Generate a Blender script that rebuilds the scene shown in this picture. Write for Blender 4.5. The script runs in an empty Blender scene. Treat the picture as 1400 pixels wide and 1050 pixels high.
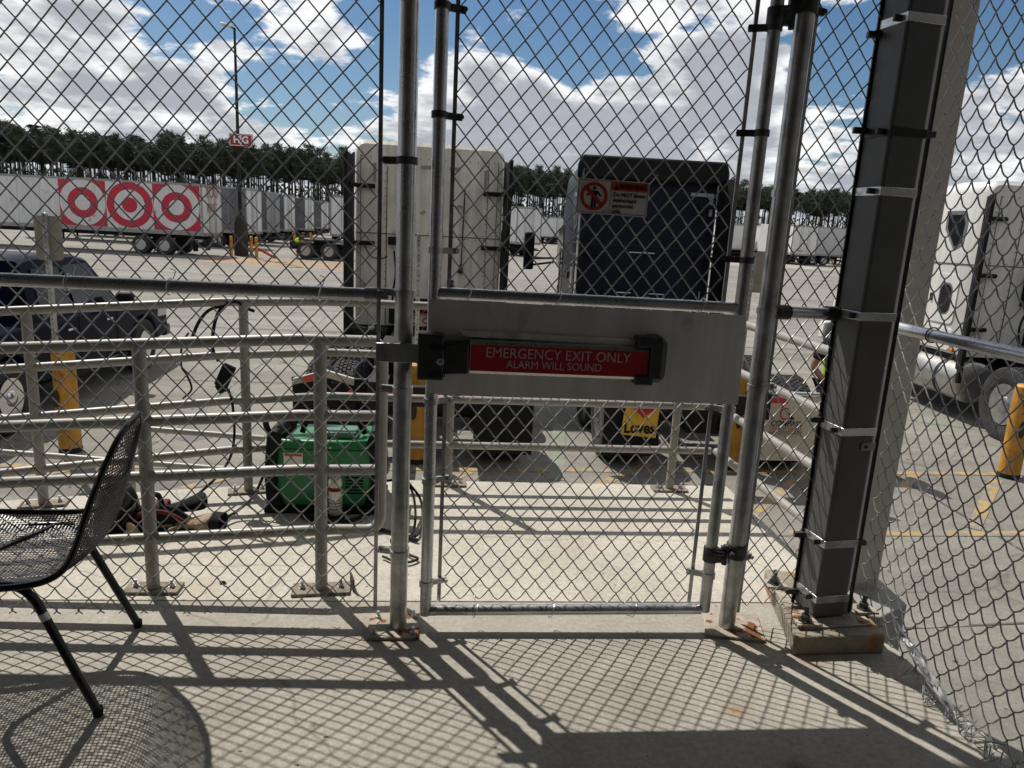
import bpy, bmesh, math, random
import numpy as np
from mathutils import Vector, Matrix
random.seed(7); rng = np.random.default_rng(7)
R = math.radians
S = bpy.context.scene
COL = S.collection

# ------------------------------------------------------------------ camera
FPX = 980.0; PITCH = math.atan(217/FPX); ROLL = math.atan(0.053); HCAM = 1.42; YAW = R(5.5)
def _basis():
    f0 = Vector((math.sin(YAW), math.cos(YAW), 0)); r0 = Vector((math.cos(YAW), -math.sin(YAW), 0)); z = Vector((0, 0, 1))
    fw = math.cos(PITCH)*f0 - math.sin(PITCH)*z; up = math.sin(PITCH)*f0 + math.cos(PITCH)*z
    return math.cos(ROLL)*r0 + math.sin(ROLL)*up, -math.sin(ROLL)*r0 + math.cos(ROLL)*up, fw
CR, CU, CF = _basis()
cam = bpy.data.cameras.new('camera'); camo = bpy.data.objects.new('camera', cam); COL.objects.link(camo)
camo.matrix_world = Matrix(((CR.x, CU.x, -CF.x, 0), (CR.y, CU.y, -CF.y, 0), (CR.z, CU.z, -CF.z, HCAM), (0, 0, 0, 1)))
cam.sensor_width = 36; cam.sensor_fit = 'HORIZONTAL'; cam.lens = 36*FPX/1400; cam.clip_end = 3000; cam.clip_start = 0.05
S.camera = camo
# surveying helpers: sight lines meeting a real surface (ground level, fence plane, ...)
def _ray(px, py): return (px-700)/FPX*CR - (py-525)/FPX*CU + CF
def at_z(px, py, z=0.0): d = _ray(px, py); t = (z-HCAM)/d.z; return Vector((0, 0, HCAM)) + t*d
def at_y(px, py, y): d = _ray(px, py); return Vector((0, 0, HCAM)) + (y/d.y)*d
def at_x(px, py, x): d = _ray(px, py); return Vector((0, 0, HCAM)) + (x/d.x)*d

# ------------------------------------------------------------------ sun, sky
SUN_EL = R(54); SUN_AZ = R(-34)      # azimuth from +Y towards +X
sun_dir = Vector((math.sin(SUN_AZ)*math.cos(SUN_EL), math.cos(SUN_AZ)*math.cos(SUN_EL), math.sin(SUN_EL)))
sl = bpy.data.lights.new('sun', 'SUN'); sl.energy = 4.8; sl.angle = R(0.53); sl.color = (1.0, 0.955, 0.88)
so = bpy.data.objects.new('sun', sl); COL.objects.link(so)
so.rotation_euler = (-sun_dir).to_track_quat('-Z', 'Y').to_euler(); so.location = (0, 0, 30)
world = bpy.data.worlds.new('World'); S.world = world; world.use_nodes = True
def build_sky():
    nt = world.node_tree; nt.nodes.clear(); N = nt.nodes.new; L = nt.links.new
    out = N('ShaderNodeOutputWorld')
    sky = N('ShaderNodeTexSky'); sky.sky_type = 'NISHITA'; sky.sun_disc = False
    sky.sun_elevation = SUN_EL; sky.sun_rotation = SUN_AZ; sky.air_density = 1.0; sky.dust_density = 0.4; sky.ozone_density = 2.0
    bgs = N('ShaderNodeBackground'); bgs.inputs[1].default_value = 0.07
    hsv = N('ShaderNodeHueSaturation'); hsv.inputs['Saturation'].default_value = 1.22
    L(sky.outputs[0], hsv.inputs['Color']); L(hsv.outputs[0], bgs.inputs[0])
    tc = N('ShaderNodeTexCoord')
    sep = N('ShaderNodeSeparateXYZ'); L(tc.outputs['Generated'], sep.inputs[0])
    def M(op, a, b=None, c=None, clamp=False):
        n = N('ShaderNodeMath'); n.operation = op; n.use_clamp = clamp
        for i, x in enumerate((a, b, c)):
            if x is None: continue
            if isinstance(x, (int, float)): n.inputs[i].default_value = x
            else: L(x, n.inputs[i])
        return n.outputs[0]
    zz = M('MAXIMUM', sep.outputs[2], 0.0)
    den = M('ADD', zz, 0.22)
    u = M('DIVIDE', sep.outputs[0], den); v = M('DIVIDE', sep.outputs[1], den)
    def noise(dz, scale, det, rough, off):
        cx = N('ShaderNodeCombineXYZ')
        L(u, cx.inputs[0]); L(v, cx.inputs[1])
        L(M('ADD', M('MULTIPLY', zz, 1.2), dz), cx.inputs[2])
        mp = N('ShaderNodeMapping'); mp.inputs['Location'].default_value = off
        L(cx.outputs[0], mp.inputs[0])
        n = N('ShaderNodeTexNoise'); n.inputs['Scale'].default_value = scale; n.inputs['Detail'].default_value = det
        n.inputs['Roughness'].default_value = rough; n.inputs['Distortion'].default_value = 0.15
        L(mp.outputs[0], n.inputs['Vector']); return n.outputs['Fac']
    base = noise(0, 3.6, 10, 0.60, (3.1, 1.7, 0.4))
    above = noise(-0.09, 3.6, 5, 0.55, (3.1, 1.7, 0.4))
    # broad openings and banks of the day's cloud cover, as directions in the sky
    bias = None
    def blob(px, py, rad, amp, bias):
        d = _ray(px, py).normalized()
        dot = N('ShaderNodeVectorMath'); dot.operation = 'DOT_PRODUCT'; L(tc.outputs['Generated'], dot.inputs[0]); dot.inputs[1].default_value = d
        k = 1-math.cos(R(rad))
        g = M('MULTIPLY', M('SUBTRACT', 1.0, M('DIVIDE', M('SUBTRACT', 1.0, dot.outputs['Value']), k), clamp=True), amp)
        return g if bias is None else M('ADD', bias, g)
    for b in ((700, 45, 7, -.11), (800, 85, 5, -.14), (905, 105, 4, -.12), (520, 100, 4, -.12), (395, 110, 5, -.17), (350, 60, 3, -.1), (470, 150, 4, -.13), (545, 20, 5, -.13), (1140, 110, 5, -.12), (1365, 30, 6, -.18), (1040, 30, 5, .06),
              (225, 15, 4, -.14), (60, 170, 4, -.06), (1180, 60, 3, -.1), (980, 20, 3, -.08), (740, 140, 2.5, .12), (120, 90, 14, .12), (960, 60, 5, .10), (800, 205, 8, .24), (930, 185, 7, .2), (655, 165, 6, .22), (700, 180, 5, .12), (1000, 130, 5, .12), (430, 50, 5, .12), (490, 165, 4, .1), (1380, 140, 7, .13), (300, 170, 6, .08), (1100, 220, 6, .1), (640, 30, 1.8, .1)):
        bias = blob(*b, bias)
    low = M('MULTIPLY', M('SUBTRACT', 1.0, M('DIVIDE', zz, 0.13), clamp=True), 0.16)
    bias = M('ADD', bias, low)
    dens = M('ADD', base, bias)
    cover = N('ShaderNodeMapRange'); cover.interpolation_type = 'SMOOTHSTEP'
    cover.inputs['From Min'].default_value = 0.445; cover.inputs['From Max'].default_value = 0.55
    L(dens, cover.inputs['Value'])
    shade = M('SUBTRACT', M('ADD', above, bias), 0.50)
    tone = N('ShaderNodeMapRange'); tone.interpolation_type = 'SMOOTHSTEP'
    tone.inputs['From Min'].default_value = -0.03; tone.inputs['From Max'].default_value = 0.24
    L(shade, tone.inputs['Value'])
    fine = noise(0.3, 9.0, 6, 0.6, (0, 5, 2))
    fr = M('MULTIPLY_ADD', M('SUBTRACT', fine, 0.5), 0.55, tone.outputs[0])
    cr = N('ShaderNodeValToRGB'); e = cr.color_ramp.elements
    e[0].position = 0.0; e[0].color = (0.96, 0.965, 0.97, 1)
    e[1].position = 1.0; e[1].color = (0.40, 0.425, 0.47, 1)
    m1 = cr.color_ramp.elements.new(0.45); m1.color = (0.68, 0.695, 0.72, 1)
    L(fr, cr.inputs[0])
    bgc = N('ShaderNodeBackground'); bgc.inputs[1].default_value = 1.05; L(cr.outputs[0], bgc.inputs[0])
    mix = N('ShaderNodeMixShader'); L(cover.outputs[0], mix.inputs[0]); L(bgs.outputs[0], mix.inputs[1]); L(bgc.outputs[0], mix.inputs[2])
    L(mix.outputs[0], out.inputs[0])
build_sky()
S.view_settings.view_transform = 'Standard'; S.view_settings.look = 'None'; S.view_settings.exposure = 0.0; S.view_settings.gamma = 1.0
S.view_settings.use_curve_mapping = False
S.render.engine = 'CYCLES'

# ------------------------------------------------------------------ materials
MATS = {}
def mat(name, col, rough=0.6, metal=0.0, var=0.12, scale=6.0, bump=0.0, bscale=60.0, col2=None, coat=0.0, emit=None, speck=None, streak=0.0):
    if name in MATS: return MATS[name]
    m = bpy.data.materials.new(name); m.use_nodes = True; nt = m.node_tree; b = nt.nodes['Principled BSDF']
    N = nt.nodes.new; L = nt.links.new
    b.inputs['Roughness'].default_value = rough; b.inputs['Metallic'].default_value = metal
    if coat: b.inputs['Coat Weight'].default_value = coat; b.inputs['Coat Roughness'].default_value = 0.08
    tc = N('ShaderNodeTexCoord')
    n = N('ShaderNodeTexNoise'); n.inputs['Scale'].default_value = scale; n.inputs['Detail'].default_value = 6; n.inputs['Roughness'].default_value = 0.65
    L(tc.outputs['Object'], n.inputs['Vector'])
    r = N('ShaderNodeValToRGB'); c2 = col2 or tuple(max(0, c*(1-2.2*var)) for c in col); c1 = col if col2 else tuple(min(1, c*(1+var)) for c in col)
    r.color_ramp.elements[0].position = 0.3; r.color_ramp.elements[1].position = 0.7
    r.color_ramp.elements[0].color = (*c2, 1); r.color_ramp.elements[1].color = (*c1, 1)
    L(n.outputs['Fac'], r.inputs[0]); cout = r.outputs[0]
    if speck:
        n3 = N('ShaderNodeTexNoise'); n3.inputs['Scale'].default_value = speck[1]; n3.inputs['Detail'].default_value = 3; L(tc.outputs['Object'], n3.inputs['Vector'])
        r3 = N('ShaderNodeValToRGB'); r3.color_ramp.elements[0].position = speck[2]; r3.color_ramp.elements[1].position = speck[2]+.06
        L(n3.outputs['Fac'], r3.inputs[0]); mx = N('ShaderNodeMixRGB'); L(r3.outputs[0], mx.inputs[0]); L(cout, mx.inputs[1]); mx.inputs[2].default_value = (*speck[0], 1); cout = mx.outputs[0]
    if streak:
        mp = N('ShaderNodeMapping'); mp.inputs['Scale'].default_value = (7, 7, .55); L(tc.outputs['Object'], mp.inputs[0])
        n4 = N('ShaderNodeTexNoise'); n4.inputs['Scale'].default_value = 1.6; n4.inputs['Detail'].default_value = 5; n4.inputs['Roughness'].default_value = .7; L(mp.outputs[0], n4.inputs['Vector'])
        r4 = N('ShaderNodeValToRGB'); r4.color_ramp.elements[0].position = .36; r4.color_ramp.elements[1].position = .62; q = 1-streak; r4.color_ramp.elements[0].color = (q, q*.97, q*.92, 1)
        L(n4.outputs['Fac'], r4.inputs[0]); mx = N('ShaderNodeMixRGB'); mx.blend_type = 'MULTIPLY'; mx.inputs[0].default_value = 1; L(cout, mx.inputs[1]); L(r4.outputs[0], mx.inputs[2]); cout = mx.outputs[0]
    L(cout, b.inputs['Base Color'])
    rr = N('ShaderNodeMapRange'); rr.inputs['To Min'].default_value = max(0.03, rough-0.12); rr.inputs['To Max'].default_value = min(1, rough+0.12)
    L(n.outputs['Fac'], rr.inputs['Value']); L(rr.outputs[0], b.inputs['Roughness'])
    if bump:
        n2 = N('ShaderNodeTexNoise'); n2.inputs['Scale'].default_value = bscale; n2.inputs['Detail'].default_value = 4; L(tc.outputs['Object'], n2.inputs['Vector'])
        bp = N('ShaderNodeBump'); bp.inputs['Strength'].default_value = bump; bp.inputs['Distance'].default_value = 0.01
        L(n2.outputs['Fac'], bp.inputs['Height']); L(bp.outputs[0], b.inputs['Normal'])
    if emit: b.inputs['Emission Color'].default_value = (*emit[0], 1); b.inputs['Emission Strength'].default_value = emit[1]
    MATS[name] = m; return m

def ground_mat(name, base, dark, light, fine, streak=False, cracks=True, stains=()):
    m = bpy.data.materials.new(name); m.use_nodes = True; nt = m.node_tree; b = nt.nodes['Principled BSDF']; N = nt.nodes.new; L = nt.links.new
    tc = N('ShaderNodeTexCoord'); V = tc.outputs['Object']
    def ns(sc, det=6, ro=.6, vec=None, dist=0):
        n = N('ShaderNodeTexNoise'); n.inputs['Scale'].default_value = sc; n.inputs['Detail'].default_value = det; n.inputs['Roughness'].default_value = ro; n.inputs['Distortion'].default_value = dist
        L(vec or V, n.inputs['Vector']); return n.outputs['Fac']
    def ramp(f, p0, c0, p1, c1):
        r = N('ShaderNodeValToRGB'); r.color_ramp.elements[0].position = p0; r.color_ramp.elements[1].position = p1
        r.color_ramp.elements[0].color = (*c0, 1); r.color_ramp.elements[1].color = (*c1, 1); L(f, r.inputs[0]); return r.outputs[0]
    def mixc(f, a, c, mode='MIX', fac=None):
        x = N('ShaderNodeMixRGB'); x.blend_type = mode
        if fac is not None: x.inputs[0].default_value = fac
        else: L(f, x.inputs[0])
        for i, q in ((1, a), (2, c)):
            if isinstance(q, tuple): x.inputs[i].default_value = (*q, 1)
            else: L(q, x.inputs[i])
        return x.outputs[0]
    c = ramp(ns(1.1 if not streak else .22, 7, .62, dist=.4), .32, dark, .68, light)
    c = mixc(None, c, ramp(ns(fine, 3, .8), .35, (.62, .62, .62), .62, (1.12, 1.12, 1.12)), 'MULTIPLY', .55)
    c = mixc(None, c, ramp(ns(fine*.16, 6, .7), .3, (.78, .78, .78), .7, (1.1, 1.1, 1.1)), 'MULTIPLY', .6)
    if streak:
        mp = N('ShaderNodeMapping'); mp.inputs['Scale'].default_value = (.05, 1.3, 1); mp.inputs['Rotation'].default_value = (0, 0, R(-7)); L(V, mp.inputs[0])
        c = mixc(None, c, ramp(ns(1.6, 5, .6, mp.outputs[0]), .35, (.72, .72, .73), .6, (1.08, 1.08, 1.08)), 'MULTIPLY', .8)
        c = mixc(ramp(ns(.9, 5, .7, dist=1), .66, (0, 0, 0), .74, (.5, .5, .5)), c, (.04, .04, .04))
    # dark pits and spots
    c = mixc(ramp(ns(38 if not streak else 9, 2, .5), .71, (0, 0, 0), .75, (1, 1, 1)), c, tuple(x*.25 for x in dark))
    if cracks:
        vo = N('ShaderNodeTexVoronoi'); vo.feature = 'DISTANCE_TO_EDGE'; vo.inputs['Scale'].default_value = .55 if not streak else .18
        mp = N('ShaderNodeMapping'); L(V, mp.inputs[0]); wn = N('ShaderNodeTexNoise'); wn.inputs['Scale'].default_value = 3; L(V, wn.inputs['Vector'])
        ad = N('ShaderNodeVectorMath'); ad.operation = 'MULTIPLY_ADD'; L(wn.outputs['Color'], ad.inputs[0]); ad.inputs[1].default_value = (.25, .25, .25); L(V, ad.inputs[2]); L(ad.outputs[0], vo.inputs['Vector'])
        c = mixc(ramp(vo.outputs['Distance'], .0, (.5, .5, .5), .004 if not streak else .003, (0, 0, 0)), c, tuple(x*.4 for x in dark))
    for (x, y, rad, col, st) in stains:
        mp = N('ShaderNodeMapping'); mp.vector_type = 'POINT'; mp.inputs['Location'].default_value = (-x, -y, 0); L(V, mp.inputs[0])
        sx = N('ShaderNodeVectorMath'); sx.operation = 'MULTIPLY'; L(mp.outputs[0], sx.inputs[0]); sx.inputs[1].default_value = (1, 1, 0)
        ln = N('ShaderNodeVectorMath'); ln.operation = 'LENGTH'; L(sx.outputs[0], ln.inputs[0])
        ma = N('ShaderNodeMath'); ma.operation = 'MULTIPLY_ADD'; L(ns(2.2/rad, 6, .8), ma.inputs[0]); ma.inputs[1].default_value = rad*1.6; L(ln.outputs['Value'], ma.inputs[2])
        c = mixc(ramp(ma.outputs[0], rad*.7, (st, st, st), rad*1.75 if rad*1.75 < 1 else 1.0, (0, 0, 0)) if rad < 1 else None, c, col, fac=None if rad < 1 else .0)
    L(c, b.inputs['Base Color']); b.inputs['Roughness'].default_value = .9; b.inputs['Specular IOR Level'].default_value = .3
    bp = N('ShaderNodeBump'); bp.inputs['Strength'].default_value = .35; bp.inputs['Distance'].default_value = .006
    L(ns(fine*.8, 4, .7), bp.inputs['Height']); L(bp.outputs[0], b.inputs['Normal'])
    return m

GALV = mat('galvanised_steel', (.60, .61, .62), .28, .80, .12, 9, .06, 120)
GALVD = mat('weathered_galvanised_steel', (.52, .52, .515), .34, .75, .22, 14, .1, 90)
WIRE = mat('galvanised_wire', (.42, .42, .415), .38, .5, .25, 30)
CAST = mat('dark_cast_fitting', (.09, .09, .09), .5, .6, .3, 40, .1, 200)
ALU = mat('brushed_aluminium_sheet', (.82, .82, .81), .38, .2, .06, 2.5, .05, 25, speck=((.60, .59, .57), 5, .60), streak=.14)
RAIL = mat('taupe_painted_steel', (.31, .293, .262), .42, .0, .10, 6, .04, 80)
RUST = mat('rusty_steel', (.40, .35, .28), .85, .0, .2, 14, .4, 120, speck=((.17, .06, .02), 16, .56))
RUSTD = mat('dark_rust', (.06, .03, .02), .85, .1, .3, 25, .4, 120)
PLAST = mat('charcoal_plastic', (.035, .038, .04), .45, 0, .12, 40, .06, 400)
BLACK = mat('black_rubber', (.012, .012, .012), .65, 0, .2, 20)
TYRE = mat('tyre_rubber', (.045, .045, .047), .8, 0, .25, 9, .1, 90)
BLKP = mat('black_painted_steel', (.012, .012, .013), .3, .2, .15, 12)
COLP = mat('dark_grey_painted_column', (.115, .116, .116), .45, 0, .08, 5, .06, 60)
REDL = mat('red_label', (.42, .010, .014), .4, 0, .05, 5)
WHITEL = mat('white_lettering', (.80, .80, .78), .5, 0, .03, 5)
YEL = mat('safety_yellow_paint', (.62, .30, .035), .6, 0, .16, 5, .08, 60, speck=((.16, .11, .05), 6, .62), streak=.2)
OFFW = mat('off_white_cab_paint', (.84, .80, .71), .3, 0, .08, 2.2, coat=.15, speck=((.30, .27, .22), 3.5, .66), streak=.22)
WHT = mat('white_cab_paint', (.80, .79, .76), .25, 0, .04, 2, coat=.5, streak=.12)
NAVY = mat('navy_cab_paint', (.007, .011, .026), .4, .0, .1, 2, coat=.05)
NAVYM = mat('blue_metallic_paint', (.07, .10, .17), .25, .2, .1, 2, coat=.4)
TRW = mat('white_trailer_panel', (.70, .70, .69), .45, 0, .05, 1.2, speck=((.42, .40, .38), 2.0, .68), streak=.16)
TRG = mat('grey_trailer_steel', (.30, .30, .30), .5, .3, .12, 3)
TRR = mat('red_vinyl', (.50, .008, .035), .45, 0, .04, 2)
FADR = mat('faded_red_vinyl', (.45, .10, .12), .6, 0, .2, 12)
CHROME = mat('polished_aluminium', (.75, .75, .74), .14, 1.0, .05, 5)
HUB = mat('wheel_hub_metal', (.42, .42, .42), .35, .8, .15, 12)
GLASS = mat('dark_window_glass', (.010, .012, .014), .10, 0, .05, 2)
PICK = mat('dark_navy_pickup_paint', (.005, .007, .018), .3, .0, .1, 2)
DARKM = mat('dark_chassis_steel', (.02, .02, .021), .6, .3, .3, 6)
BARK = mat('pine_bark', (.028, .024, .020), .95, 0, .25, 1.5)
NEED = mat('pine_needles', (.022, .034, .014), .8, 0, .25, .35, col2=(.050, .070, .030))
GRN = mat('green_machine_paint', (.014, .21, .068), .36, 0, .10, 8, speck=((.03, .08, .04), 14, .70))
SIGNW = mat('white_sign_face', (.80, .78, .73), .5, 0, .05, 6, speck=((.5, .45, .38), 22, .66))
ORNG = mat('orange_red_sign_band', (.62, .07, .02), .5, 0, .05, 6)
TAUPE = mat('light_grey_painted_column', (.56, .53, .475), .6, 0, .05, 2.5, .03, 60)
SBACK = mat('bare_sign_back', (.33, .31, .26), .5, .4, .12, 9)
HIVIS = mat('hi_vis_yellow_cloth', (.55, .80, .02), .8, 0, .1, 15)
CLOTHD = mat('dark_cloth', (.015, .015, .018), .9, 0, .2, 15)
SKIN = mat('skin', (.36, .18, .11), .55, 0, .08, 15)
TAN = mat('tan_leather', (.40, .30, .18), .85, 0, .25, 30, .4, 120)
REDC = mat('red_cloth', (.16, .010, .014), .85, 0, .2, 30, .3, 100)
REDLT = mat('red_lens', (.5, .01, .01), .25, 0, .05, 5, coat=.5)
LINE = mat('worn_yellow_paint', (.40, .27, .11), .85, 0, .1, 3, speck=((.215, .20, .175), 6, .47))
LGREEN = mat('worn_green_paint', (.22, .25, .18), .85, 0, .1, 3, speck=((.215, .20, .175), 5, .45))
WEED = mat('weeds', (.03, .04, .015), .9, 0, .3, 1)

for m_, v_ in ((BLACK, .2), (PICK, .04), (NAVY, .25), (GLASS, .2), (DARKM, .3), (COLP, .35), (CLOTHD, .2), (TYRE, .3)): m_.node_tree.nodes['Principled BSDF'].inputs['Specular IOR Level'].default_value = v_
# ------------------------------------------------------------------ mesh builder
def root_loc(p):
    while p.parent: p = p.parent
    return p.location
class MB:
    def __init__(s): s.v = []; s.f = []
    def add(s, vs, fs):
        o = len(s.v); s.v += [tuple(x) for x in vs]; s.f += [tuple(i+o for i in f) for f in fs]; return s
    def box(s, c, d, rot=None):
        c = Vector(c); h = Vector(d)/2
        vs = [Vector((x*h.x, y*h.y, z*h.z)) for x in (-1, 1) for y in (-1, 1) for z in (-1, 1)]
        if rot is not None: vs = [rot @ v for v in vs]
        return s.add([c+v for v in vs], [(0, 1, 3, 2), (4, 6, 7, 5), (0, 4, 5, 1), (2, 3, 7, 6), (0, 2, 6, 4), (1, 5, 7, 3)])
    def span(s, a, b): a = Vector(a); b = Vector(b); return s.box((a+b)/2, [abs(x) for x in (b-a)])
    def tube(s, pts, r, n=10, cap=True, closed=False):
        pts = [Vector(p) for p in pts]; m = len(pts); rs = r if isinstance(r, (list, tuple)) else [r]*m
        T = []
        for i in range(m):
            a = pts[i-1] if (i > 0 or closed) else pts[i]; b = pts[(i+1) % m] if (i < m-1 or closed) else pts[i]
            T.append((b-a).normalized())
        up = Vector((0, 0, 1)) if abs(T[0].z) < .9 else Vector((1, 0, 0))
        e = T[0].cross(up).normalized(); o = len(s.v)
        for i in range(m):
            e = (e - T[i]*e.dot(T[i])).normalized(); g = T[i].cross(e)
            for k in range(n):
                a = 2*math.pi*k/n; s.v.append(tuple(pts[i]+rs[i]*(math.cos(a)*e+math.sin(a)*g)))
        for i in range(m if closed else m-1):
            for k in range(n):
                a = o+i*n+k; b = o+i*n+(k+1) % n; c = o+((i+1) % m)*n+(k+1) % n; d = o+((i+1) % m)*n+k
                s.f.append((a, b, c, d))
        if cap and not closed:
            s.f.append(tuple(o+k for k in range(n))[::-1]); s.f.append(tuple(o+(m-1)*n+k for k in range(n)))
        return s
    def prism(s, poly, axis, a, b):
        # poly: 2D points in the other two axes (x:(y,z)  y:(x,z)  z:(x,y))
        def P(p, t): return {'x': (t, p[0], p[1]), 'y': (p[0], t, p[1]), 'z': (p[0], p[1], t)}[axis]
        n = len(poly); return s.add([P(p, a) for p in poly]+[P(p, b) for p in poly],
            [tuple(range(n))[::-1], tuple(range(n, 2*n))]+[(i, (i+1) % n, n+(i+1) % n, n+i) for i in range(n)])
    def loft(s, rings, cap=True):
        n = len(rings[0]); o = len(s.v)
        for r in rings: s.v += [tuple(p) for p in r]
        for i in range(len(rings)-1):
            for k in range(n): s.f.append((o+i*n+k, o+i*n+(k+1) % n, o+(i+1)*n+(k+1) % n, o+(i+1)*n+k))
        if cap: s.f.append(tuple(o+k for k in range(n))[::-1]); s.f.append(tuple(o+(len(rings)-1)*n+k for k in range(n)))
        return s
    def lathe_x(s, c, prof, n=28):
        # prof: (x offset, radius) revolved round the x axis through c
        rings = [[(c[0]+x, c[1]+r*math.cos(2*math.pi*k/n), c[2]+r*math.sin(2*math.pi*k/n)) for k in range(n)] for x, r in prof]
        return s.loft(rings)
    def lathe_z(s, c, prof, n=20):
        return s.loft([[(c[0]+r*math.cos(2*math.pi*k/n), c[1]+r*math.sin(2*math.pi*k/n), c[2]+z) for k in range(n)] for z, r in prof])
    def build(s, name, m, parent=None, smooth=True, bevel=0, seg=2, kind=None, label=None, solid=0, subsurf=0, weld=False):
        off = root_loc(parent) if parent else Vector((0, 0, 0))
        me = bpy.data.meshes.new(name); me.from_pydata([(x-off.x, y-off.y, z-off.z) for x, y, z in s.v], [], s.f)
        bm = bmesh.new(); bm.from_mesh(me)
        if weld: bmesh.ops.remove_doubles(bm, verts=bm.verts, dist=1e-5)
        if len(bm.faces) < 60000: bmesh.ops.recalc_face_normals(bm, faces=bm.faces)
        bm.to_mesh(me); bm.free()
        if smooth:
            me.shade_smooth(); me.set_sharp_from_angle(angle=R(38))
        me.materials.append(m); o = bpy.data.objects.new(name, me); COL.objects.link(o); o.parent = parent
        if bevel: b = o.modifiers.new('b', 'BEVEL'); b.width = bevel; b.segments = seg; b.limit_method = 'ANGLE'; b.angle_limit = R(40)
        if solid: b = o.modifiers.new('s', 'SOLIDIFY'); b.thickness = solid
        if subsurf: b = o.modifiers.new('u', 'SUBSURF'); b.levels = subsurf; b.render_levels = subsurf
        if kind: o['kind'] = kind
        if label: o['label'] = label
        return o
def tag(o, label, cat, group=None):
    o['label'] = label; o['category'] = cat
    if group: o['group'] = group
    return o
def thing(name, label, cat, loc=(0, 0, 0), group=None):
    o = bpy.data.objects.new(name, None); COL.objects.link(o); o.location = loc; o.empty_display_size = .1
    return tag(o, label, cat, group)
def copy_tree(o, parent=None):
    c = o.copy(); COL.objects.link(c); c.parent = parent
    for ch in o.children: copy_tree(ch, c)
    return c
def arc(p0, pc, p1, n=6):
    p0, pc, p1 = Vector(p0), Vector(pc), Vector(p1)
    return [(1-t)**2*p0+2*t*(1-t)*pc+t*t*p1 for t in [i/n for i in range(n+1)]]
def spline(pts, n=8):
    P = [Vector(p) for p in pts]; P = [2*P[0]-P[1]]+P+[2*P[-1]-P[-2]]; out = []
    for i in range(1, len(P)-2):
        a, b, c, d = P[i-1:i+3]
        for k in range(n):
            t = k/n; out.append(.5*((2*b)+(c-a)*t+(2*a-5*b+4*c-d)*t*t+(3*b-a-3*c+d)*t**3))
    return out+[P[-2]]
def text(s, size, pos, m, parent, name='lettering', rot=(R(90), 0, 0), bold=0.0, align='CENTER', squeeze=1.0, depth=.0008, shear=0, aligny='CENTER'):
    cu = bpy.data.curves.new('t', 'FONT'); cu.body = s; cu.size = size; cu.align_x = align; cu.align_y = aligny; cu.offset = bold*size; cu.extrude = depth; cu.shear = shear; cu.resolution_u = 3
    to = bpy.data.objects.new('t', cu); me = bpy.data.meshes.new_from_object(to)
    bpy.data.objects.remove(to); bpy.data.curves.remove(cu)
    Mx = Matrix.Rotation(rot[2], 4, 'Z') @ Matrix.Rotation(rot[1], 4, 'Y') @ Matrix.Rotation(rot[0], 4, 'X') @ Matrix.Diagonal((squeeze, 1, 1, 1))
    me.transform(Matrix.Translation(Vector(pos)-(root_loc(parent) if parent else Vector())) @ Mx)
    me.materials.clear(); me.materials.append(m); o = bpy.data.objects.new(name, me); COL.objects.link(o); o.parent = parent; return o
def bands(mb, c, r, z, tab, h=.022, w=.018):
    # a steel strap round a post with a bolted tab pointing along tab (unit vector, metres)
    mb.lathe_z((c[0], c[1], z), [(-h/2, r+.001), (-h/2, r+.0042), (h/2, r+.0042), (h/2, r+.001)], 20)
    t = Vector((tab[0], tab[1], 0)); u = t.normalized(); L = t.length; a = math.atan2(u.y, u.x)
    mid = Vector((c[0], c[1], z))+u*(r+L/2); mb.box(mid, (L, .012, h), Matrix.Rotation(a, 3, 'Z'))
    e = Vector((c[0], c[1], z))+u*(r+L-.006); p = Vector((-u.y, u.x, 0)); mb.tube([e-p*.016, e+p*.016], .0075, 6)
# ------------------------------------------------------------------ ground
LOT = -1.15
def struct(o): o['kind'] = 'structure'; return o
CONC = ground_mat('concrete_pad', None, (.31, .285, .24), (.435, .408, .352), 55,
    stains=((1.30, 2.14, .10, (.25, .11, .04), .6), (1.12, 2.30, .07, (.25, .10, .03), .55), (-1.75, 2.72, .35, (.42, .27, .10), .35), (.92, 1.86, .045, (.33, .18, .07), .8), (-.2, 2.25, .06, (.2, .1, .05), .5), (.62, 1.95, .2, (.24, .22, .19), .45), (.45, 1.58, .05, (.08, .07, .06), .7), (-.34, 1.82, .02, (.08, .07, .06), .8), (1.0, 1.62, .05, (.06, .055, .05), .8), (-.17, 2.30, .17, (.26, .17, .10), .55), (1.12, 2.28, .16, (.27, .16, .09), .55), (.25, 2.42, .22, (.27, .24, .2), .45), (-.75, 2.30, .25, (.30, .27, .22), .4), (.75, 2.20, .12, (.26, .23, .19), .5), (.1, 1.72, .16, (.30, .28, .24), .45)))
ASPH = ground_mat('asphalt', None, (.205, .188, .162), (.292, .272, .238), 42, streak=True)
mb = MB(); mb.add([(-400, -60, LOT), (400, -60, LOT), (400, 900, LOT), (-400, 900, LOT)], [(0, 1, 2, 3)])
struct(mb.build('asphalt_lot', ASPH, smooth=False))
mb = MB(); PADX = 1.655
mb.prism([(-6, -4), (PADX, -4), (PADX, 2.508), (-6, 2.508)], 'z', LOT-.05, 0)
struct(mb.build('concrete_pad', CONC, smooth=False, bevel=.006))
mb = MB(); mb.prism([(-6, 2.514), (PADX, 2.514), (PADX, 3.83), (-.62, 3.83), (-1.05, 3.70), (-2.1, 3.44)]+[(-6, 2.52)], 'z', LOT-.05, -.001)
CONC2 = ground_mat('pale_concrete_pad', None, (.42, .39, .325), (.56, .525, .455), 55, stains=((-1.75, 2.72, .35, (.50, .32, .12), .5), (-.9, 2.62, .12, (.40, .30, .2), .4)))
struct(mb.build('concrete_pad_outer', CONC2, smooth=False, bevel=.006))
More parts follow.
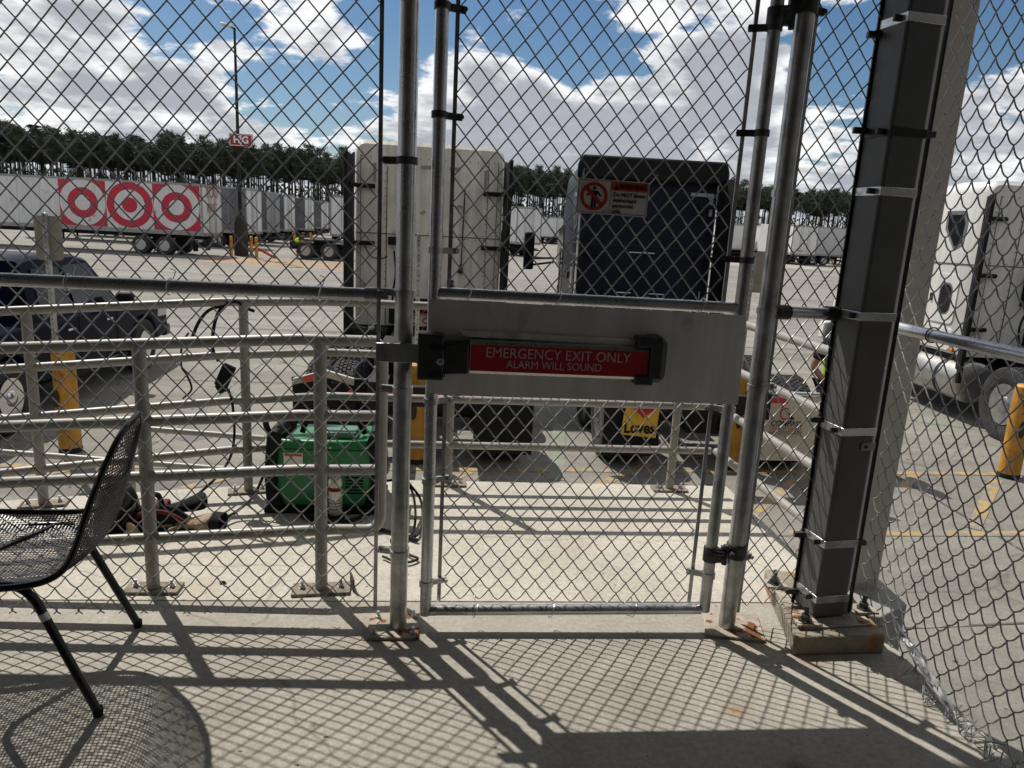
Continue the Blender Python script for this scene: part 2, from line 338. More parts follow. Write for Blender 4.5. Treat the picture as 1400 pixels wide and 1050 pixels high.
mb = MB(); mb.prism([(-5.9, 2.47), (PADX-.01, 2.47), (PADX-.01, 2.53), (-5.9, 2.53)], 'z', LOT-.04, -.012)
struct(mb.build('joint_filler', mat('dark_joint', (.07, .06, .05), .95), smooth=False))
def stripe(a, b, w, m, name='painted_line'):
    a = Vector(a).to_2d(); b = Vector(b).to_2d(); d = (b-a).normalized(); p = Vector((-d.y, d.x))*w/2
    mb = MB(); q = [a+p, a-p, b-p, b+p]; mb.add([(v.x, v.y, LOT+.004+.0002*(len(COL.objects) % 9)) for v in q], [(0, 1, 2, 3)])
    return struct(mb.build(name, m, smooth=False))
stripe((-6, 7.05), (9, 7.60), .11, LINE); stripe((-6, 5.5), (9, 5.9), .11, LINE)
for a, b in (((6.35, 7.3), (5.0, 5.9)), ((5.5, 7.5), (4.9, 6.85)), ((2.35, 7.6), (.4, 5.7)), ((.3, 7.2), (-1.1, 5.6)), ((-1.9, 7.1), (-3.4, 5.55)), ((4.2, 7.5), (2.6, 5.8)), ((-3.6, 7.1), (-5.0, 5.5)), ((8, 7.5), (6.6, 5.9))):
    stripe(a, b, .12, LINE)
stripe((1.55, 9.2), (1.2, 7.0), .16, LGREEN, 'green_paint_patch'); stripe((-2.0, 8.6), (-1.8, 7.8), .3, LGREEN, 'green_paint_patch')
stripe((-2.6, 12.5), (-1.9, 13.6), .5, LGREEN, 'green_paint_patch'); stripe((6.8, 10.2), (8.4, 9.3), .35, LGREEN, 'green_paint_patch')
RLINE = mat('faded_red_paint', (.42, .17, .13), .85, 0, .1, 3, speck=((.22, .21, .19), 4, .5))
stripe((3.2, 24.5), (5.2, 24.4), .5, RLINE, 'red_painted_line'); stripe((-7, 37), (-3.0, 36.6), 1.0, RLINE, 'red_painted_line')
TAR = mat('tar_filled_joint', (.10, .095, .085), .8, 0, .2, 3, speck=((.24, .22, .2), 5, .5))
for a_, b_, w_ in (((-30, 10.9), (30, 11.3), .035), ((-30, 16.2), (30, 16.6), .05), ((-30, 22.5), (40, 23), .07), ((-40, 30), (50, 30.6), .09), ((5.1, 4.5), (5.7, 30), .03), ((-3.2, 7.2), (-3.0, 30), .03), ((1.1, 11), (1.3, 30), .03), ((3.2, 4.2), (6.8, 4.45), .02), ((3.0, 2.2), (7.0, 3.0), .02)):
    stripe(a_, b_, w_, TAR, 'lot_joint')
OIL = mat('oil_stain', (.075, .07, .065), .6, 0, .2, 4)
def spot(x, y, r, sd, m_, name):
    q = [(x+r*(1+.25*math.sin(2*a+sd)+.15*math.sin(5*a+sd*2))*math.cos(a), y+r*.8*(1+.2*math.sin(3*a+sd))*math.sin(a)) for a in [2*math.pi*k/26 for k in range(26)]]
    mb = MB(); mb.add([(a, b, LOT+.0022) for a, b in q], [tuple(range(26))]); struct(mb.build(name, m_, smooth=False))
for k in range(26):
    rq = random.Random(k); spot(rq.uniform(-9, 10), rq.uniform(5, 26), rq.uniform(.05, .22), k, OIL, 'oil_stain')
dirtp = []
for k in range(40):
    a = 2*math.pi*k/40; rr = 1+.22*math.sin(3*a+1)+.12*math.sin(7*a)+.05*math.sin(13*a); dirtp.append((-8.3+5.0*rr*math.cos(a), 39.6+3.0*rr*math.sin(a)))
mb = MB(); mb.add([(x, y, LOT+.003) for x, y in dirtp], [tuple(range(40))]); struct(mb.build('dirt_patch', mat('tan_dirt', (.30, .21, .13), .95, 0, .15, .8, .3, 3), smooth=False))
mb = MB(); mb.add([(x, y, LOT+.0035) for x, y in ((14, 66), (70, 62), (95, 84), (20, 84))], [(0, 1, 2, 3)]); struct(mb.build('pale_gravel_strip', mat('pale_gravel', (.33, .30, .25), .95, 0, .15, .5), smooth=False))

# ------------------------------------------------------------------ chain link fabric
def fabric(name, parent, p0, u, length, z0, z1, W, V, zph, rad=.0024, bow=lambda z: 0.0, wob=.004, tails=False, mat_=None, topz=None):
    u = np.array([u[0], u[1]]); n = np.array([-u[1], u[0]]); hw = W/2; hv = V/2
    ncol = int(length/hw); VS = []; FS = []; off = 0; ns = 5
    k0 = math.ceil((z0-zph)/hv); k1 = math.floor((z1-zph)/hv)
    ts = np.array([0, .10, .32, .55, .80])
    for i in range(ncol):
        pts = []
        for k in range(k0, k1):
            up_right = ((k+i) % 2 == 0)      # column i at k, column i+1 at k+1
            sa = i*hw if up_right else (i+1)*hw; sb = (i+1)*hw if up_right else i*hw
            zm = zph+k*hv
            bb = bow(zm)
            for t in ts:
                s_ = sa+(sb-sa)*t
                if t == 0: s_ += (-1 if up_right else 1)*rad*.75
                d = (1 if up_right else -1)*rad*1.05*math.sin(math.pi*min(1, t+.04))**.4 if t > 0 else 0.0
                pts.append((s_, zm+hv*t-bb*math.sin(math.pi*t), d))
        if tails:
            s0, zz, _ = pts[0]; pts = [(s0+((-1)**i)*.010, zz-.020, .002), (s0, zz-.011, 0)]+pts
        P = np.array(pts)
        s_ = P[:, 0]; z_ = P[:, 1]
        s_ = s_+wob*np.sin(z_*3.1+s_*2.0)+wob*.4*np.sin(z_*9+s_*5); z_ = z_+wob*np.sin(s_*4.3+1.3+z_*1.7)+wob*.35*np.sin(s_*17+z_*3)
        dd = P[:, 2]+.004*np.sin(s_*6+z_*4)
        X = np.stack([p0[0]+u[0]*s_+n[0]*dd, p0[1]+u[1]*s_+n[1]*dd, z_], 1)
        T = np.gradient(X, axis=0); T /= np.linalg.norm(T, axis=1)[:, None]+1e-12
        nv = np.array([n[0], n[1], 0]); e1 = np.cross(T, nv); e1 /= np.linalg.norm(e1, axis=1)[:, None]+1e-12; e2 = np.cross(e1, T)
        ang = 2*np.pi*np.arange(ns)/ns
        ring = X[:, None, :]+rad*(np.cos(ang)[None, :, None]*e1[:, None, :]+np.sin(ang)[None, :, None]*e2[:, None, :])
        m = len(X); VS.append(ring.reshape(-1, 3))
        a = (np.arange(m-1)[:, None]*ns+np.arange(ns)[None, :]); b = (np.arange(m-1)[:, None]*ns+(np.arange(ns)[None, :]+1) % ns)
        FS.append((np.stack([a, b, b+ns, a+ns], -1).reshape(-1, 4))+off); off += m*ns
    Vv = np.concatenate(VS); Ff = np.concatenate(FS); l = root_loc(parent); Vv = Vv-np.array([l.x, l.y, l.z])
    me = bpy.data.meshes.new(name); me.vertices.add(len(Vv)); me.vertices.foreach_set('co', Vv.astype(np.float32).ravel())
    me.loops.add(Ff.size); me.loops.foreach_set('vertex_index', Ff.astype(np.int32).ravel())
    me.polygons.add(len(Ff)); me.polygons.foreach_set('loop_start', np.arange(0, Ff.size, 4, dtype=np.int32)); me.update(calc_edges=True)
    me.shade_smooth(); me.materials.append(mat_ or WIRE)
    o = bpy.data.objects.new(name, me); COL.objects.link(o); o.parent = parent; o['kind'] = 'stuff'; return o
def lowbow(z): return .0065*max(0, min(1, (.75-z)/.5))
FY = 2.32

# ------------------------------------------------------------------ left fence panel
t = thing('chain_link_fence', 'long chain-link fence panel left of the gate, behind the black mesh chair', 'fence', (-1.5, FY, 0))
fabric('chain_link_mesh', t, (-3.40, FY+.034), (1, 0), 3.194, .022, 2.44, .0713, .0795, .018, bow=lowbow, tails=True)
MB().tube([at_y(-330, 365, FY), (-1.6, FY, 1.178), (-.223, FY, 1.181)], .0205, 14).build('mid_rail', GALV, t)
MB().tube([(-3.5, FY, 2.46), (-.2, FY, 2.46)], .0205, 12).build('top_rail', GALV, t)
MB().box((-.223+.002, FY+.034, 1.255), (.013, .006, 2.40)).build('tension_bar', GALVD, t)
for x in (-1.16, -.86, -.40, -1.8, -2.5):
    m = MB(); m.tube([(x+.010*math.sin(a)*.3, FY+.026*math.cos(a), 1.179+.026*math.sin(a)) for a in [2*math.pi*k/14 for k in range(14)]], .0018, 5, closed=True)
    m.tube([(x, FY+.034, 1.20), (x+.01, FY+.03, 1.225), (x-.006, FY+.03, 1.232)], .0018, 5); m.build('tie_wire', GALV, t)
m = MB(); m.tube([(-.261, FY, 1.181), (-.223, FY, 1.181)], .0245, 14); m.box((-.206, FY, 1.181), (.035, .012, .024)); m.tube([(-.199, FY-.02, 1.181), (-.199, FY+.022, 1.181)], .008, 6); m.build('rail_end_cup', GALVD, t)

# ------------------------------------------------------------------ main post (latch side)
PX = -.137
t = thing('fence_post', 'thick round galvanised post on a rusty square base plate, left of the gate', 'post', (PX, FY, 0))
m = MB(); m.tube([(PX, FY, .008), (PX, FY, 1.20)], .0297, 24); m.build('pipe', GALVD, t)
m = MB(); m.tube([(PX, FY, 1.20), (PX, FY, 2.62)], .0290, 24); m.build('upper_pipe', GALV, t)
m = MB(); m.prism([(PX-.105, FY-.075), (PX+.075, FY-.075), (PX+.075, FY+.085), (PX-.105, FY+.085)], 'z', .001, .012); m.build('base_plate', RUST, t, bevel=.003)
for bx, by in ((-.075, .055), (.055, -.05), (.052, .06), (-.08, -.05)):
    m = MB(); m.lathe_z((PX+bx, FY+by, .012), [(0, .010), (.008, .010), (.0085, .006), (.024, .006)], 6); m.build('anchor_bolt', GALVD, t)
for z in (2.30, 1.596, 1.19, .872, .294):
    m = MB(); bands(m, (PX, FY), .0297, z, (-.045, .015)); m.build('tension_band', CAST if z > 1.3 else GALVD, t)
a = at_y(514, 468, FY-.034); b = at_y(575, 496, FY-.034)
m = MB(); m.span((a.x, FY-.042, b.z), (b.x, FY-.034, a.z)); m.build('strike_plate', GALVD, t, bevel=.002)
m = MB(); m.span((b.x-.004, FY-.040, b.z-.02), (b.x+.004, FY+.01, a.z+.03)); m.build('strike_bracket', BLKP, t, bevel=.001)

# ------------------------------------------------------------------ gate
GL, GRX = -.042, .976
t = thing('chain_link_gate', 'chain-link pedestrian gate with a metal panel and red emergency exit bar', 'gate', (GL, FY, 0))
gx = lambda z: GRX+.0*z
MB().tube([(GL, FY, .058), (GL, FY, 2.5)], .0205, 20).build('stile', GALV, t)
MB().tube([(GRX, FY, .075), (GRX, FY, 2.5)], .0205, 20).build('stile', GALVD, t)
MB().tube([(GL+.015, FY, .072), (GRX-.015, FY, .080)], .0192, 16).build('bottom_rail', GALV, t)
MB().tube([(GL+.015, FY, 1.196), (GRX-.015, FY, 1.188)], .0192, 16).build('mid_rail', GALV, t)
MB().tube([(GL, FY, 2.48), (GRX, FY, 2.48)], .0192, 12).build('top_rail', GALV, t)
fabric('chain_link_mesh', t, (GL+.052, FY+.028), (1, 0), GRX-GL-.092, .085, 2.44, .0668, .0817, .013, bow=lowbow, wob=.005)
for x in (GL+.046, GRX-.050):
    MB().box((x, FY+.028, 1.26), (.013, .005, 2.34)).build('tension_bar', GALVD, t)
for z in (2.041, 1.736, 1.33, .838, .559, .178):
    m = MB(); bands(m, (GL, FY), .0205, z, (.050, .022), h=.02); m.build('tension_band', GALVD if z < 1.5 else CAST, t)
for z in (2.055, 1.745, 1.347, .838, .217):
    m = MB(); bands(m, (GRX, FY), .0205, z, (-.052, .022), h=.02); m.build('tension_band', CAST if z > 1.2 else GALVD, t)
for x, z in ((.135, .072), (.41, .072), (.71, .075), (.07, 1.192), (.36, 1.192), (.84, 1.19)):
    m = MB(); m.tube([(x+.008*math.sin(a), FY+.0255*math.cos(a), z+.0255*math.sin(a)) for a in [2*math.pi*k/14 for k in range(14)]], .0018, 5, closed=True); m.tube([(x, FY+.028, z+.02), (x-.004, FY+.02, z+.045)], .0018, 5); m.build('tie_wire', GALV, t)
# aluminium panel
pa = at_y(590, 420, FY-.024); pb = at_y(1003, 543, FY-.024)
m = MB(); m.add([(GL-.014, FY-.0235, .868), (GRX+.022, FY-.0235, .862), (GRX+.016, FY-.0235, 1.168), (GL-.014, FY-.0235, 1.178)], [(0, 1, 2, 3)])
m.build('panel', ALU, t, smooth=False, solid=.003)
GL0 = GL; GL = -.058
# exit device
ex = thing  # (parts below hang under the gate)
hb = MB(); ya, yb = FY-.027, FY-.090
a = at_y(588, 452, yb); b = at_y(627, 516, yb)
BZ0, BZ1 = b.z, a.z
m = MB(); m.prism([(GL-.030, .928), (GL+.118-.065, .928), (GL+.118-.065, 1.072), (GL-.030, 1.078)], 'y', ya, FY-.100)
head = m.build('exit_alarm_box', PLAST, t, bevel=.007, seg=3)
m = MB(); m.prism([(GL+.05, .947), (GL+.131, .950), (GL+.131, 1.050), (GL+.05, 1.045)], 'y', ya, FY-.090); m.build('alarm_box_shoulder', PLAST, head, bevel=.005)
for z0 in (1.028, .941):
    for k in range(9): MB().box((GL+.010+k*.0058, FY-.1003, z0+.009), (.003, .0015, .018)).build('grille_slot', BLACK, head, smooth=False)
m = MB(); m.lathe_z((0, 0, 0), [(0, .0125), (.004, .0125), (.005, .009), (.002, .008), (.002, .001)], 20)
m.v = [(GL+.042+x, FY-.100-z, .992+y) for x, y, z in m.v]; m.build('lock_ring', CHROME, head)
m = MB(); m.box((GL+.042, FY-.1035, .992), (.009, .002, .004)); m.build('lock_core', BLACK, head, smooth=False)
m = MB(); m.prism([(GL+.118, 1.064), (.655, 1.055), (.655, 1.074), (GL+.10, 1.083)], 'y', ya, FY-.050); m.build('back_rail', ALU, t, bevel=.002)
TB0, TB1 = GL+.134, .656
m = MB(); m.loft([[(x, FY+yy, zz-.0035*(x-TB0)/.6) for yy, zz in ((-.030, .950), (-.078, .952), (-.086, .962), (-.086, 1.048), (-.078, 1.058), (-.030, 1.060))] for x in (TB0, TB1)])
bar = m.build('push_bar', CHROME if False else mat('satin_aluminium', (.62, .61, .58), .3, .85, .06, 8), t, bevel=.002)
m = MB(); z0, z1 = .963, 1.047
m.add([(TB0+.003, FY-.0875, z0), (TB1-.002, FY-.0875, z0-.0035), (TB1-.002, FY-.0875, z1-.0035), (TB0+.003, FY-.0875, z1)], [(0, 1, 2, 3)]); lab = m.build('red_label', REDL, bar, smooth=False)
lt = mat('faded_white_lettering', (.62, .50, .47), .5, 0, .05, 8)
text('EMERGENCY EXIT ONLY', .047, ((TB0+TB1)/2-.006, FY-.0883, 1.0205), lt, bar, bold=-.004, squeeze=.905, rot=(R(90), R(.35), 0))
text('ALARM WILL SOUND', .036, ((TB0+TB1)/2-.018, FY-.0883, .9855), lt, bar, bold=-.004, squeeze=.90, rot=(R(90), R(.35), 0))
m = MB(); m.loft([[(TB1+dx, FY+yy, 1.008+zz*(sc)) for yy, zz in ((-.027, -.070), (-.085*sc, -.066), (-.098*sc, -.05), (-.098*sc, .068), (-.085*sc, .082), (-.027, .086))] for dx, sc in ((.0, .86), (.004, 1.0), (.040, 1.0), (.060, .80))])
cap = m.build('bar_end_cap', PLAST, t, bevel=.003)
for z in (1.074, .950): MB().box((TB1-.012, FY-.062, z), (.06, .068, .034)).build('end_cap_lug', PLAST, cap, bevel=.006)
GL = GL0
# hinges at the right stile
HX = 1.069
for z in (2.085, .60-.30):
    m = MB(); m.lathe_z((GRX, FY, z), [(-.026, .022), (-.026, .027), (.026, .027), (.026, .022)], 20)
    m.box((GRX+.032, FY-.012, z), (.03, .02, .05)); m.tube([(GRX+.048, FY-.012, z-.035), (GRX+.048, FY-.012, z+.04)], .010, 8); m.tube([(GRX-.0, FY-.03, z+.018), (GRX+.035, FY-.04, z+.018)], .008, 6)
    m.build('hinge', CAST, t)

# ------------------------------------------------------------------ warning sign (wired to the gate mesh)
SY = FY+.018
c = [at_y(788, 241, SY), at_y(889, 248.5, SY), at_y(886, 299, SY), at_y(787, 292, SY)]
ctr = sum(c, Vector())/4; ux = ((c[1]-c[0])+(c[2]-c[3])).normalized(); wd = .232; ht = .108
tilt = -math.atan2(ux.z, ux.x)
t = thing('warning_sign', 'small white warning sign with crossed-out figure wired to the gate mesh', 'sign', ctr)
rt = Matrix.Rotation(tilt, 3, 'Y')
def SP(x, z, d=0): return ctr+rt @ Vector((x, 0, z))+Vector((0, -d, 0))
def srect(name, x0, x1, z0, z1, d, m, par=t, k=None):
    mm = MB(); mm.add([SP(x0, z0, d), SP(x1, z0, d), SP(x1, z1, d), SP(x0, z1, d)], [(0, 1, 2, 3)]); return mm.build(name, m, par, smooth=False, solid=.0006)
m = MB(); m.add([SP(x, z, 0) for x, z in ((-wd/2, -ht/2), (wd/2, -ht/2), (wd/2, ht/2), (-wd/2, ht/2))], [(0, 1, 2, 3)])
pl = m.build('plate', SIGNW, t, smooth=False, solid=.0015)
srect('frame_line', -wd/2+.003, wd/2-.003, ht/2-.005, ht/2-.0038, .0012, BLACK, pl); srect('frame_line', -wd/2+.003, wd/2-.003, -ht/2+.0038, -ht/2+.005, .0012, BLACK, pl)
srect('frame_line', -.0085, -.0075, -ht/2+.004, ht/2-.004, .0012, BLACK, pl); srect('frame_line', -wd/2+.003, -wd/2+.004, -ht/2+.004, ht/2-.004, .0012, BLACK, pl); srect('frame_line', wd/2-.004, wd/2-.003, -ht/2+.004, ht/2-.004, .0012, BLACK, pl)
srect('orange_band', -.007, wd/2-.0045, ht/2-.032, ht/2-.0055, .0013, ORNG, pl)
text('WARNING', .0235, SP(.062, ht/2-.0190, .0022), BLACK, pl, rot=(R(90), tilt, 0), bold=.012, squeeze=.78)
m = MB(); m.add([SP(.000, ht/2-.028, .0022), SP(.018, ht/2-.028, .0022), SP(.009, ht/2-.011, .0022)], [(0, 1, 2)]); m.build('alert_triangle', BLACK, pl, smooth=False)
for i, s_ in enumerate(('Do NOT enter.', 'Authorized', 'personnel', 'only.')):
    text(s_, .0185, SP(.0, ht/2-.0445-i*.0172, .0018), BLACK, pl, rot=(R(90), tilt, 0), align='LEFT', squeeze=.92, bold=.004)
text('8001-A', .005, SP(-.024, -ht/2+.009, .0018), BLACK, pl, rot=(R(90), tilt, 0))
cx, cz = -.0615, 0.0
def ring(r0, r1, n=40): 
    mm = MB(); vs = []; 
    for k in range(n):
        a = 2*math.pi*k/n; vs += [SP(cx+r0*math.cos(a), cz+r0*math.sin(a), .0026), SP(cx+r1*math.cos(a), cz+r1*math.sin(a), .0026)]
    mm.add(vs, [(2*k, 2*k+1, (2*k+3) % (2*n), (2*k+2) % (2*n)) for k in range(n)]); return mm
m = MB(); hn = 14
m.add([SP(cx+.0055*math.cos(2*math.pi*k/hn), cz+.026+.0055*math.sin(2*math.pi*k/hn), .002) for k in range(hn)], [tuple(range(hn))])
for poly in (((-.010, .018), (.010, .018), (.009, -.002), (-.009, -.002)), ((-.008, -.001), (-.001, -.001), (-.0015, -.034), (-.008, -.034)), ((.001, -.001), (.008, -.001), (.008, -.034), (.0015, -.034)), ((-.010, .018), (-.008, .012), (-.021, -.001), (-.025, .003)), ((.010, .018), (.008, .012), (.021, -.001), (.025, .003))):
    m.add([SP(cx+x, cz+z, .002) for x, z in poly], [(0, 1, 2, 3)])
m.build('pictogram_figure', BLACK, pl, smooth=False)
m = ring(.034, .044); q = .0045
m.add([SP(cx-.0255+q, cz+.0255+q, .0027), SP(cx-.0255-q, cz+.0255-q, .0027), SP(cx+.0255-q, cz-.0255-q, .0027), SP(cx+.0255+q, cz-.0255+q, .0027)], [(0, 1, 2, 3)])
m.build('red_prohibition_ring', mat('sign_red', (.50, .02, .015), .5, 0, .05, 9), pl, smooth=False)
m = MB(); m.tube([SP(wd/2-.004, ht/2-.006, .003), SP(wd/2+.008, ht/2+.008, .006), SP(wd/2+.022, ht/2+.028, .004)], [.0016, .0024, .0012], 5); m.build('cable_tie', WHITEL, t)

# ------------------------------------------------------------------ hinge post, short panel, black column
t = thing('fence_post', 'thick round galvanised post carrying the gate hinges, right of the gate', 'post', (HX, FY, 0))
m = MB(); m.tube([(HX, FY, .010), (HX, FY, 2.62)], .0297, 24); m.build('pipe', GALVD, t)
m = MB(); m.prism([(HX-.10, FY-.055), (HX+.11, FY-.095), (HX+.155, FY+.085), (HX-.055, FY+.10)], 'z', .001, .012); m.build('base_plate', RUST, t, bevel=.003)
for z in (2.118, 1.564, 1.183, .919, .278):
    m = MB(); bands(m, (HX, FY), .0297, z, (.045, .02)); m.build('tension_band', CAST if z > 2 else GALVD, t)
for z in (2.125, .315):
    m = MB(); m.lathe_z((HX, FY, z), [(-.026, .031), (-.026, .036), (.026, .036), (.026, .031)], 20); m.box((HX-.045, FY-.012, z), (.03, .02, .04)); m.tube([(HX-.03, FY-.05, z), (HX-.03, FY+.01, z)], .009, 6); m.build('hinge_collar', CAST, t)
t = thing('chain_link_fence', 'narrow chain-link fence panel between the hinge post and the black square column', 'fence', (1.25, FY, 0))
fabric('chain_link_mesh', t, (HX+.050, FY+.030), (.993, .12), .240, .06, 2.44, .0668, .0817, .03, bow=lambda z: .003, wob=.003)
MB().tube([(HX+.045, FY+.01, 1.181), (1.335, FY+.045, 1.178)], .0205, 16).build('mid_rail', GALV, t)
MB().box((HX+.050, FY+.030, 1.25), (.013, .006, 2.40)).build('tension_bar', GALVD, t)
MB().box((1.342, FY+.055, 1.28), (.012, .006, 2.40)).build('tension_bar', BLKP, t)
for x, y in ((HX+.062, FY+.012), (1.318, FY+.042)):
    m = MB(); m.tube([(x-.022, y-.002, 1.1805), (x+.022, y+.006, 1.1795)], .0250, 14); m.tube([(x-.03, y-.034, 1.181), (x-.03, y+.028, 1.181)], .009, 6); m.build('rail_end_cup', CAST, t)
for z in (1.78, 2.07, .80, .36, .13):
    MB().box((1.330, FY+.045, z), (.055, .018, .020)).build('clamp', CAST, t, bevel=.003)

CX0, CX1, CY0, CY1 = 1.405, 1.610, 2.365, 2.565
t = thing('square_column', 'dark grey square steel column with metal straps on a rust-stained concrete plinth', 'column', ((CX0+CX1)/2, 2.46, 0))
CQ = [Vector((1.362, 2.252)), Vector((1.491, 2.270)), Vector((1.474, 2.393)), Vector((1.345, 2.375))]
MB().prism([tuple(v) for v in CQ], 'z', .082, 3.58).build('shaft', COLP, t, bevel=.010, seg=3)
qc = sum(CQ, Vector((0, 0)))/4
m = MB(); m.prism([(1.245, 2.150), (1.585, 2.158), (1.625, 2.50), (1.62, 2.60), (1.36, 2.66)], 'z', -.002, .072); m.build('plinth', mat('stained_plinth_concrete', (.30, .265, .20), .9, 0, .22, 5, .5, 70, speck=((.30, .15, .06), 6, .56)), t, bevel=.008, seg=2)
m = MB(); m.prism([(1.285, 2.19), (1.57, 2.22), (1.59, 2.50), (1.315, 2.48)], 'z', .0725, .079); m.build('base_plate', RUST, t, bevel=.002)
for x, y in ((1.315, 2.225), (1.325, 2.50), (1.585, 2.31)):
    m = MB(); m.prism([(x-.04, y-.03), (x+.045, y-.03), (x+.04, y+.035), (x-.035, y+.035)], 'z', .0815, .090); m.build('rusty_washer_plate', RUST, t)
    m = MB(); m.lathe_z((x, y, .09), [(0, .026), (.005, .026), (.0051, .017), (.024, .017), (.0241, .009), (.055, .009)], 6); m.build('anchor_bolt', CAST, t)
for z, mm in ((2.10, GALV), (1.769, BLKP), (1.587, GALV), (1.185, GALV), (.787, GALV), (.37, GALVD), (.155, GALVD), (2.45, GALV)):
    m = MB(); h = .014
    out = [qc+(v-qc)*1.045 for v in CQ]; inn = [qc+(v-qc)*1.004 for v in CQ]
    m.loft([[(v.x, v.y, zz) for v in ring_] for ring_, zz in ((inn, z-h), (out, z-h), (out, z+h), (inn, z+h))], cap=False); m.build('steel_strap', mm, t, bevel=.0015)
    MB().box((CQ[0].x-.016, CQ[0].y+.03, z), (.026, .014, .018)).build('strap_tab', CAST, t, bevel=.002)
    if z in (1.769, .37): MB().box((CQ[1].x+.020, CQ[1].y+.01, z), (.036, .016, .020)).build('strap_tab', CAST, t, bevel=.002)
m = MB(); m.box((1.468, 2.264, .735), (.055, .006, .028), Matrix.Rotation(.143, 3, 'Z')); c_ = m.build('clip_plate', SBACK, t, bevel=.002); MB().box((1.458, 2.259, .735), (.010, .004, .010)).build('screw', BLKP, c_)
m = MB(); m.span((1.512, 2.285, .09), (1.520, 2.297, 3.0)); m.build('tension_bar', BLKP, t)
m = MB(); m.span((1.500, 2.29, .085), (1.528, 2.325, .145)); m.build('shim_block', mat('pale_wood_shim', (.45, .38, .26), .8), t)

# return fence towards the viewer, along the pad edge
RX = 1.630
t = thing('chain_link_fence', 'chain-link fence running from the black column along the right edge of the concrete pad', 'fence', (RX, 1.2, 0))
fabric('chain_link_mesh', t, (RX+.004, 2.44), (0, -1), 3.3, -.02, 2.44, .0752, .0900, .020, bow=lambda z: .005+.004*math.sin(z*5), wob=.008, rad=.0026, tails=True)
MB().tube([(RX-.03, 2.40, 1.135), (RX-.03, -1.0, 1.150)], .0205, 16).build('mid_rail', GALV, t)
MB().tube([(RX-.03, 2.45, 2.46), (RX-.03, -1.0, 2.46)], .0205, 12).build('top_rail', GALV, t)
for y in (2.22, 1.6, 1.2): MB().tube([(RX-.03+.025*math.cos(a), y, 1.137+.025*math.sin(a)) for a in [2*math.pi*k/14 for k in range(14)]], .0025, 5, closed=True).build('tie_wire', CAST, t)
t = thing('fence_post', 'end post of the return fence behind the viewer', 'post', (RX, -1.0, 0)); MB().tube([(RX-.03, -1.03, 0), (RX-.03, -1.03, 2.6)], .03, 16).build('pipe', GALVD, t)
# curled, tangled lower edge of the mesh
m = MB()
for k in range(46):
    y0 = 2.02-k*.022+random.uniform(-.01, .01); x0 = RX-.02+random.uniform(-.03, .02)
    m.tube(spline([(x0, y0, .04), (x0-random.uniform(.01, .05), y0-random.uniform(.01, .05), random.uniform(.0, .03)), (x0+random.uniform(-.05, .03), y0-random.uniform(.03, .08), random.uniform(.005, .06))], 4), .0021, 5)
m.build('tangled_bottom_wires', WIRE, bpy.data.objects[t.name] if False else [o for o in COL.objects if o.get('label', '').startswith('chain-link fence running')][0], kind='stuff')

# ------------------------------------------------------------------ pipe railings
def railing(label, pts, heights, posts, r=.0205, rp=.0235, bend_ends=(False, False), loc=None, lot_posts=False, slope=None, cat='railing'):
    P = [Vector(p) for p in pts]; t = thing('pipe_railing', label, cat, loc or (P[0].x, P[0].y, 0), 'taupe painted pipe railings')
    for zi, h in enumerate(heights):
        line = []
        for i, p in enumerate(P):
            z = h+(slope(p) if slope else 0)
            q = Vector((p.x, p.y, z))
            if 0 < i < len(P)-1:
                a = (P[i-1]-p).normalized(); b = (P[i+1]-p).normalized(); rr = .07
                line += arc(q+Vector((a.x, a.y, 0))*rr, q, q+Vector((b.x, b.y, 0))*rr, 5)
            else: line.append(q)
        MB().tube(line, r, 14).build('rail', RAIL, t)
    for (x, y) in posts:
        b = LOT if lot_posts else 0
        p = MB(); p.tube([(x, y, b+.01), (x, y, heights[0]+(slope(Vector((x, y, 0))) if slope else 0))], rp, 16); p.build('post', RAIL, t)
    return t
def foot(t, x, y, ang, w=.20, d=.085):
    rot = Matrix.Rotation(ang, 3, 'Z'); m = MB(); m.box((x, y, .006), (w, d, .010), rot); pl_ = m.build('foot_plate', mat('dusty_painted_plate', (.24, .20, .15), .8, 0, .25, 20, .2, 100), t, bevel=.002)
    for s_ in (-1, 1):
        o = rot @ Vector((s_*w*.33, d*.05, 0)); m = MB(); m.lathe_z((x+o.x, y+o.y, .011), [(0, .015), (.003, .015), (.0031, .011), (.013, .011), (.0131, .006), (.028, .006)], 6); m.build('anchor_bolt', GALVD, t)
# near railing just beyond the fence
A1 = Vector((-1.075, 2.59, 0)); A2 = Vector((-.450, 2.59, 0)); dA = (A2-A1).normalized()
slA = lambda p: .068*min(0, p.x+.45)
t = railing('near pipe railing right behind the left fence panel, ending beside the gate', [A1-dA*2.6, A2, (-.245, 2.606, 0)], [.983, .702, .492], [(A1.x, A1.y), (A2.x, A2.y), (A1.x-dA.x*1.25, A1.y-dA.y*1.25)], slope=slA)
MB().tube([A1-dA*2.6+Vector((0, 0, .252-.068*3.2))]+arc(A2+Vector((-.05, -.007, .252)), A2+Vector((0, 0, .252)), A2+Vector((.05, .006, .2515)), 4)+arc((-.285, 2.602, .250), (-.232, 2.609, .248), (-.228, 2.610, .31), 6)+arc((-.227, 2.61, .90), (-.227, 2.61, .985), (-.275, 2.604, .985), 6), .0205, 14).build('end_loop', RAIL, t)
foot(t, A1.x, A1.y, 0); foot(t, A2.x, A2.y, .10, .22, .09)
m = MB(); m.box((A2.x+.115, A2.y+.02, .025), (.006, .07, .05), Matrix.Rotation(.3, 3, 'Z')); m.build('bent_plate_end', RUSTD, t)
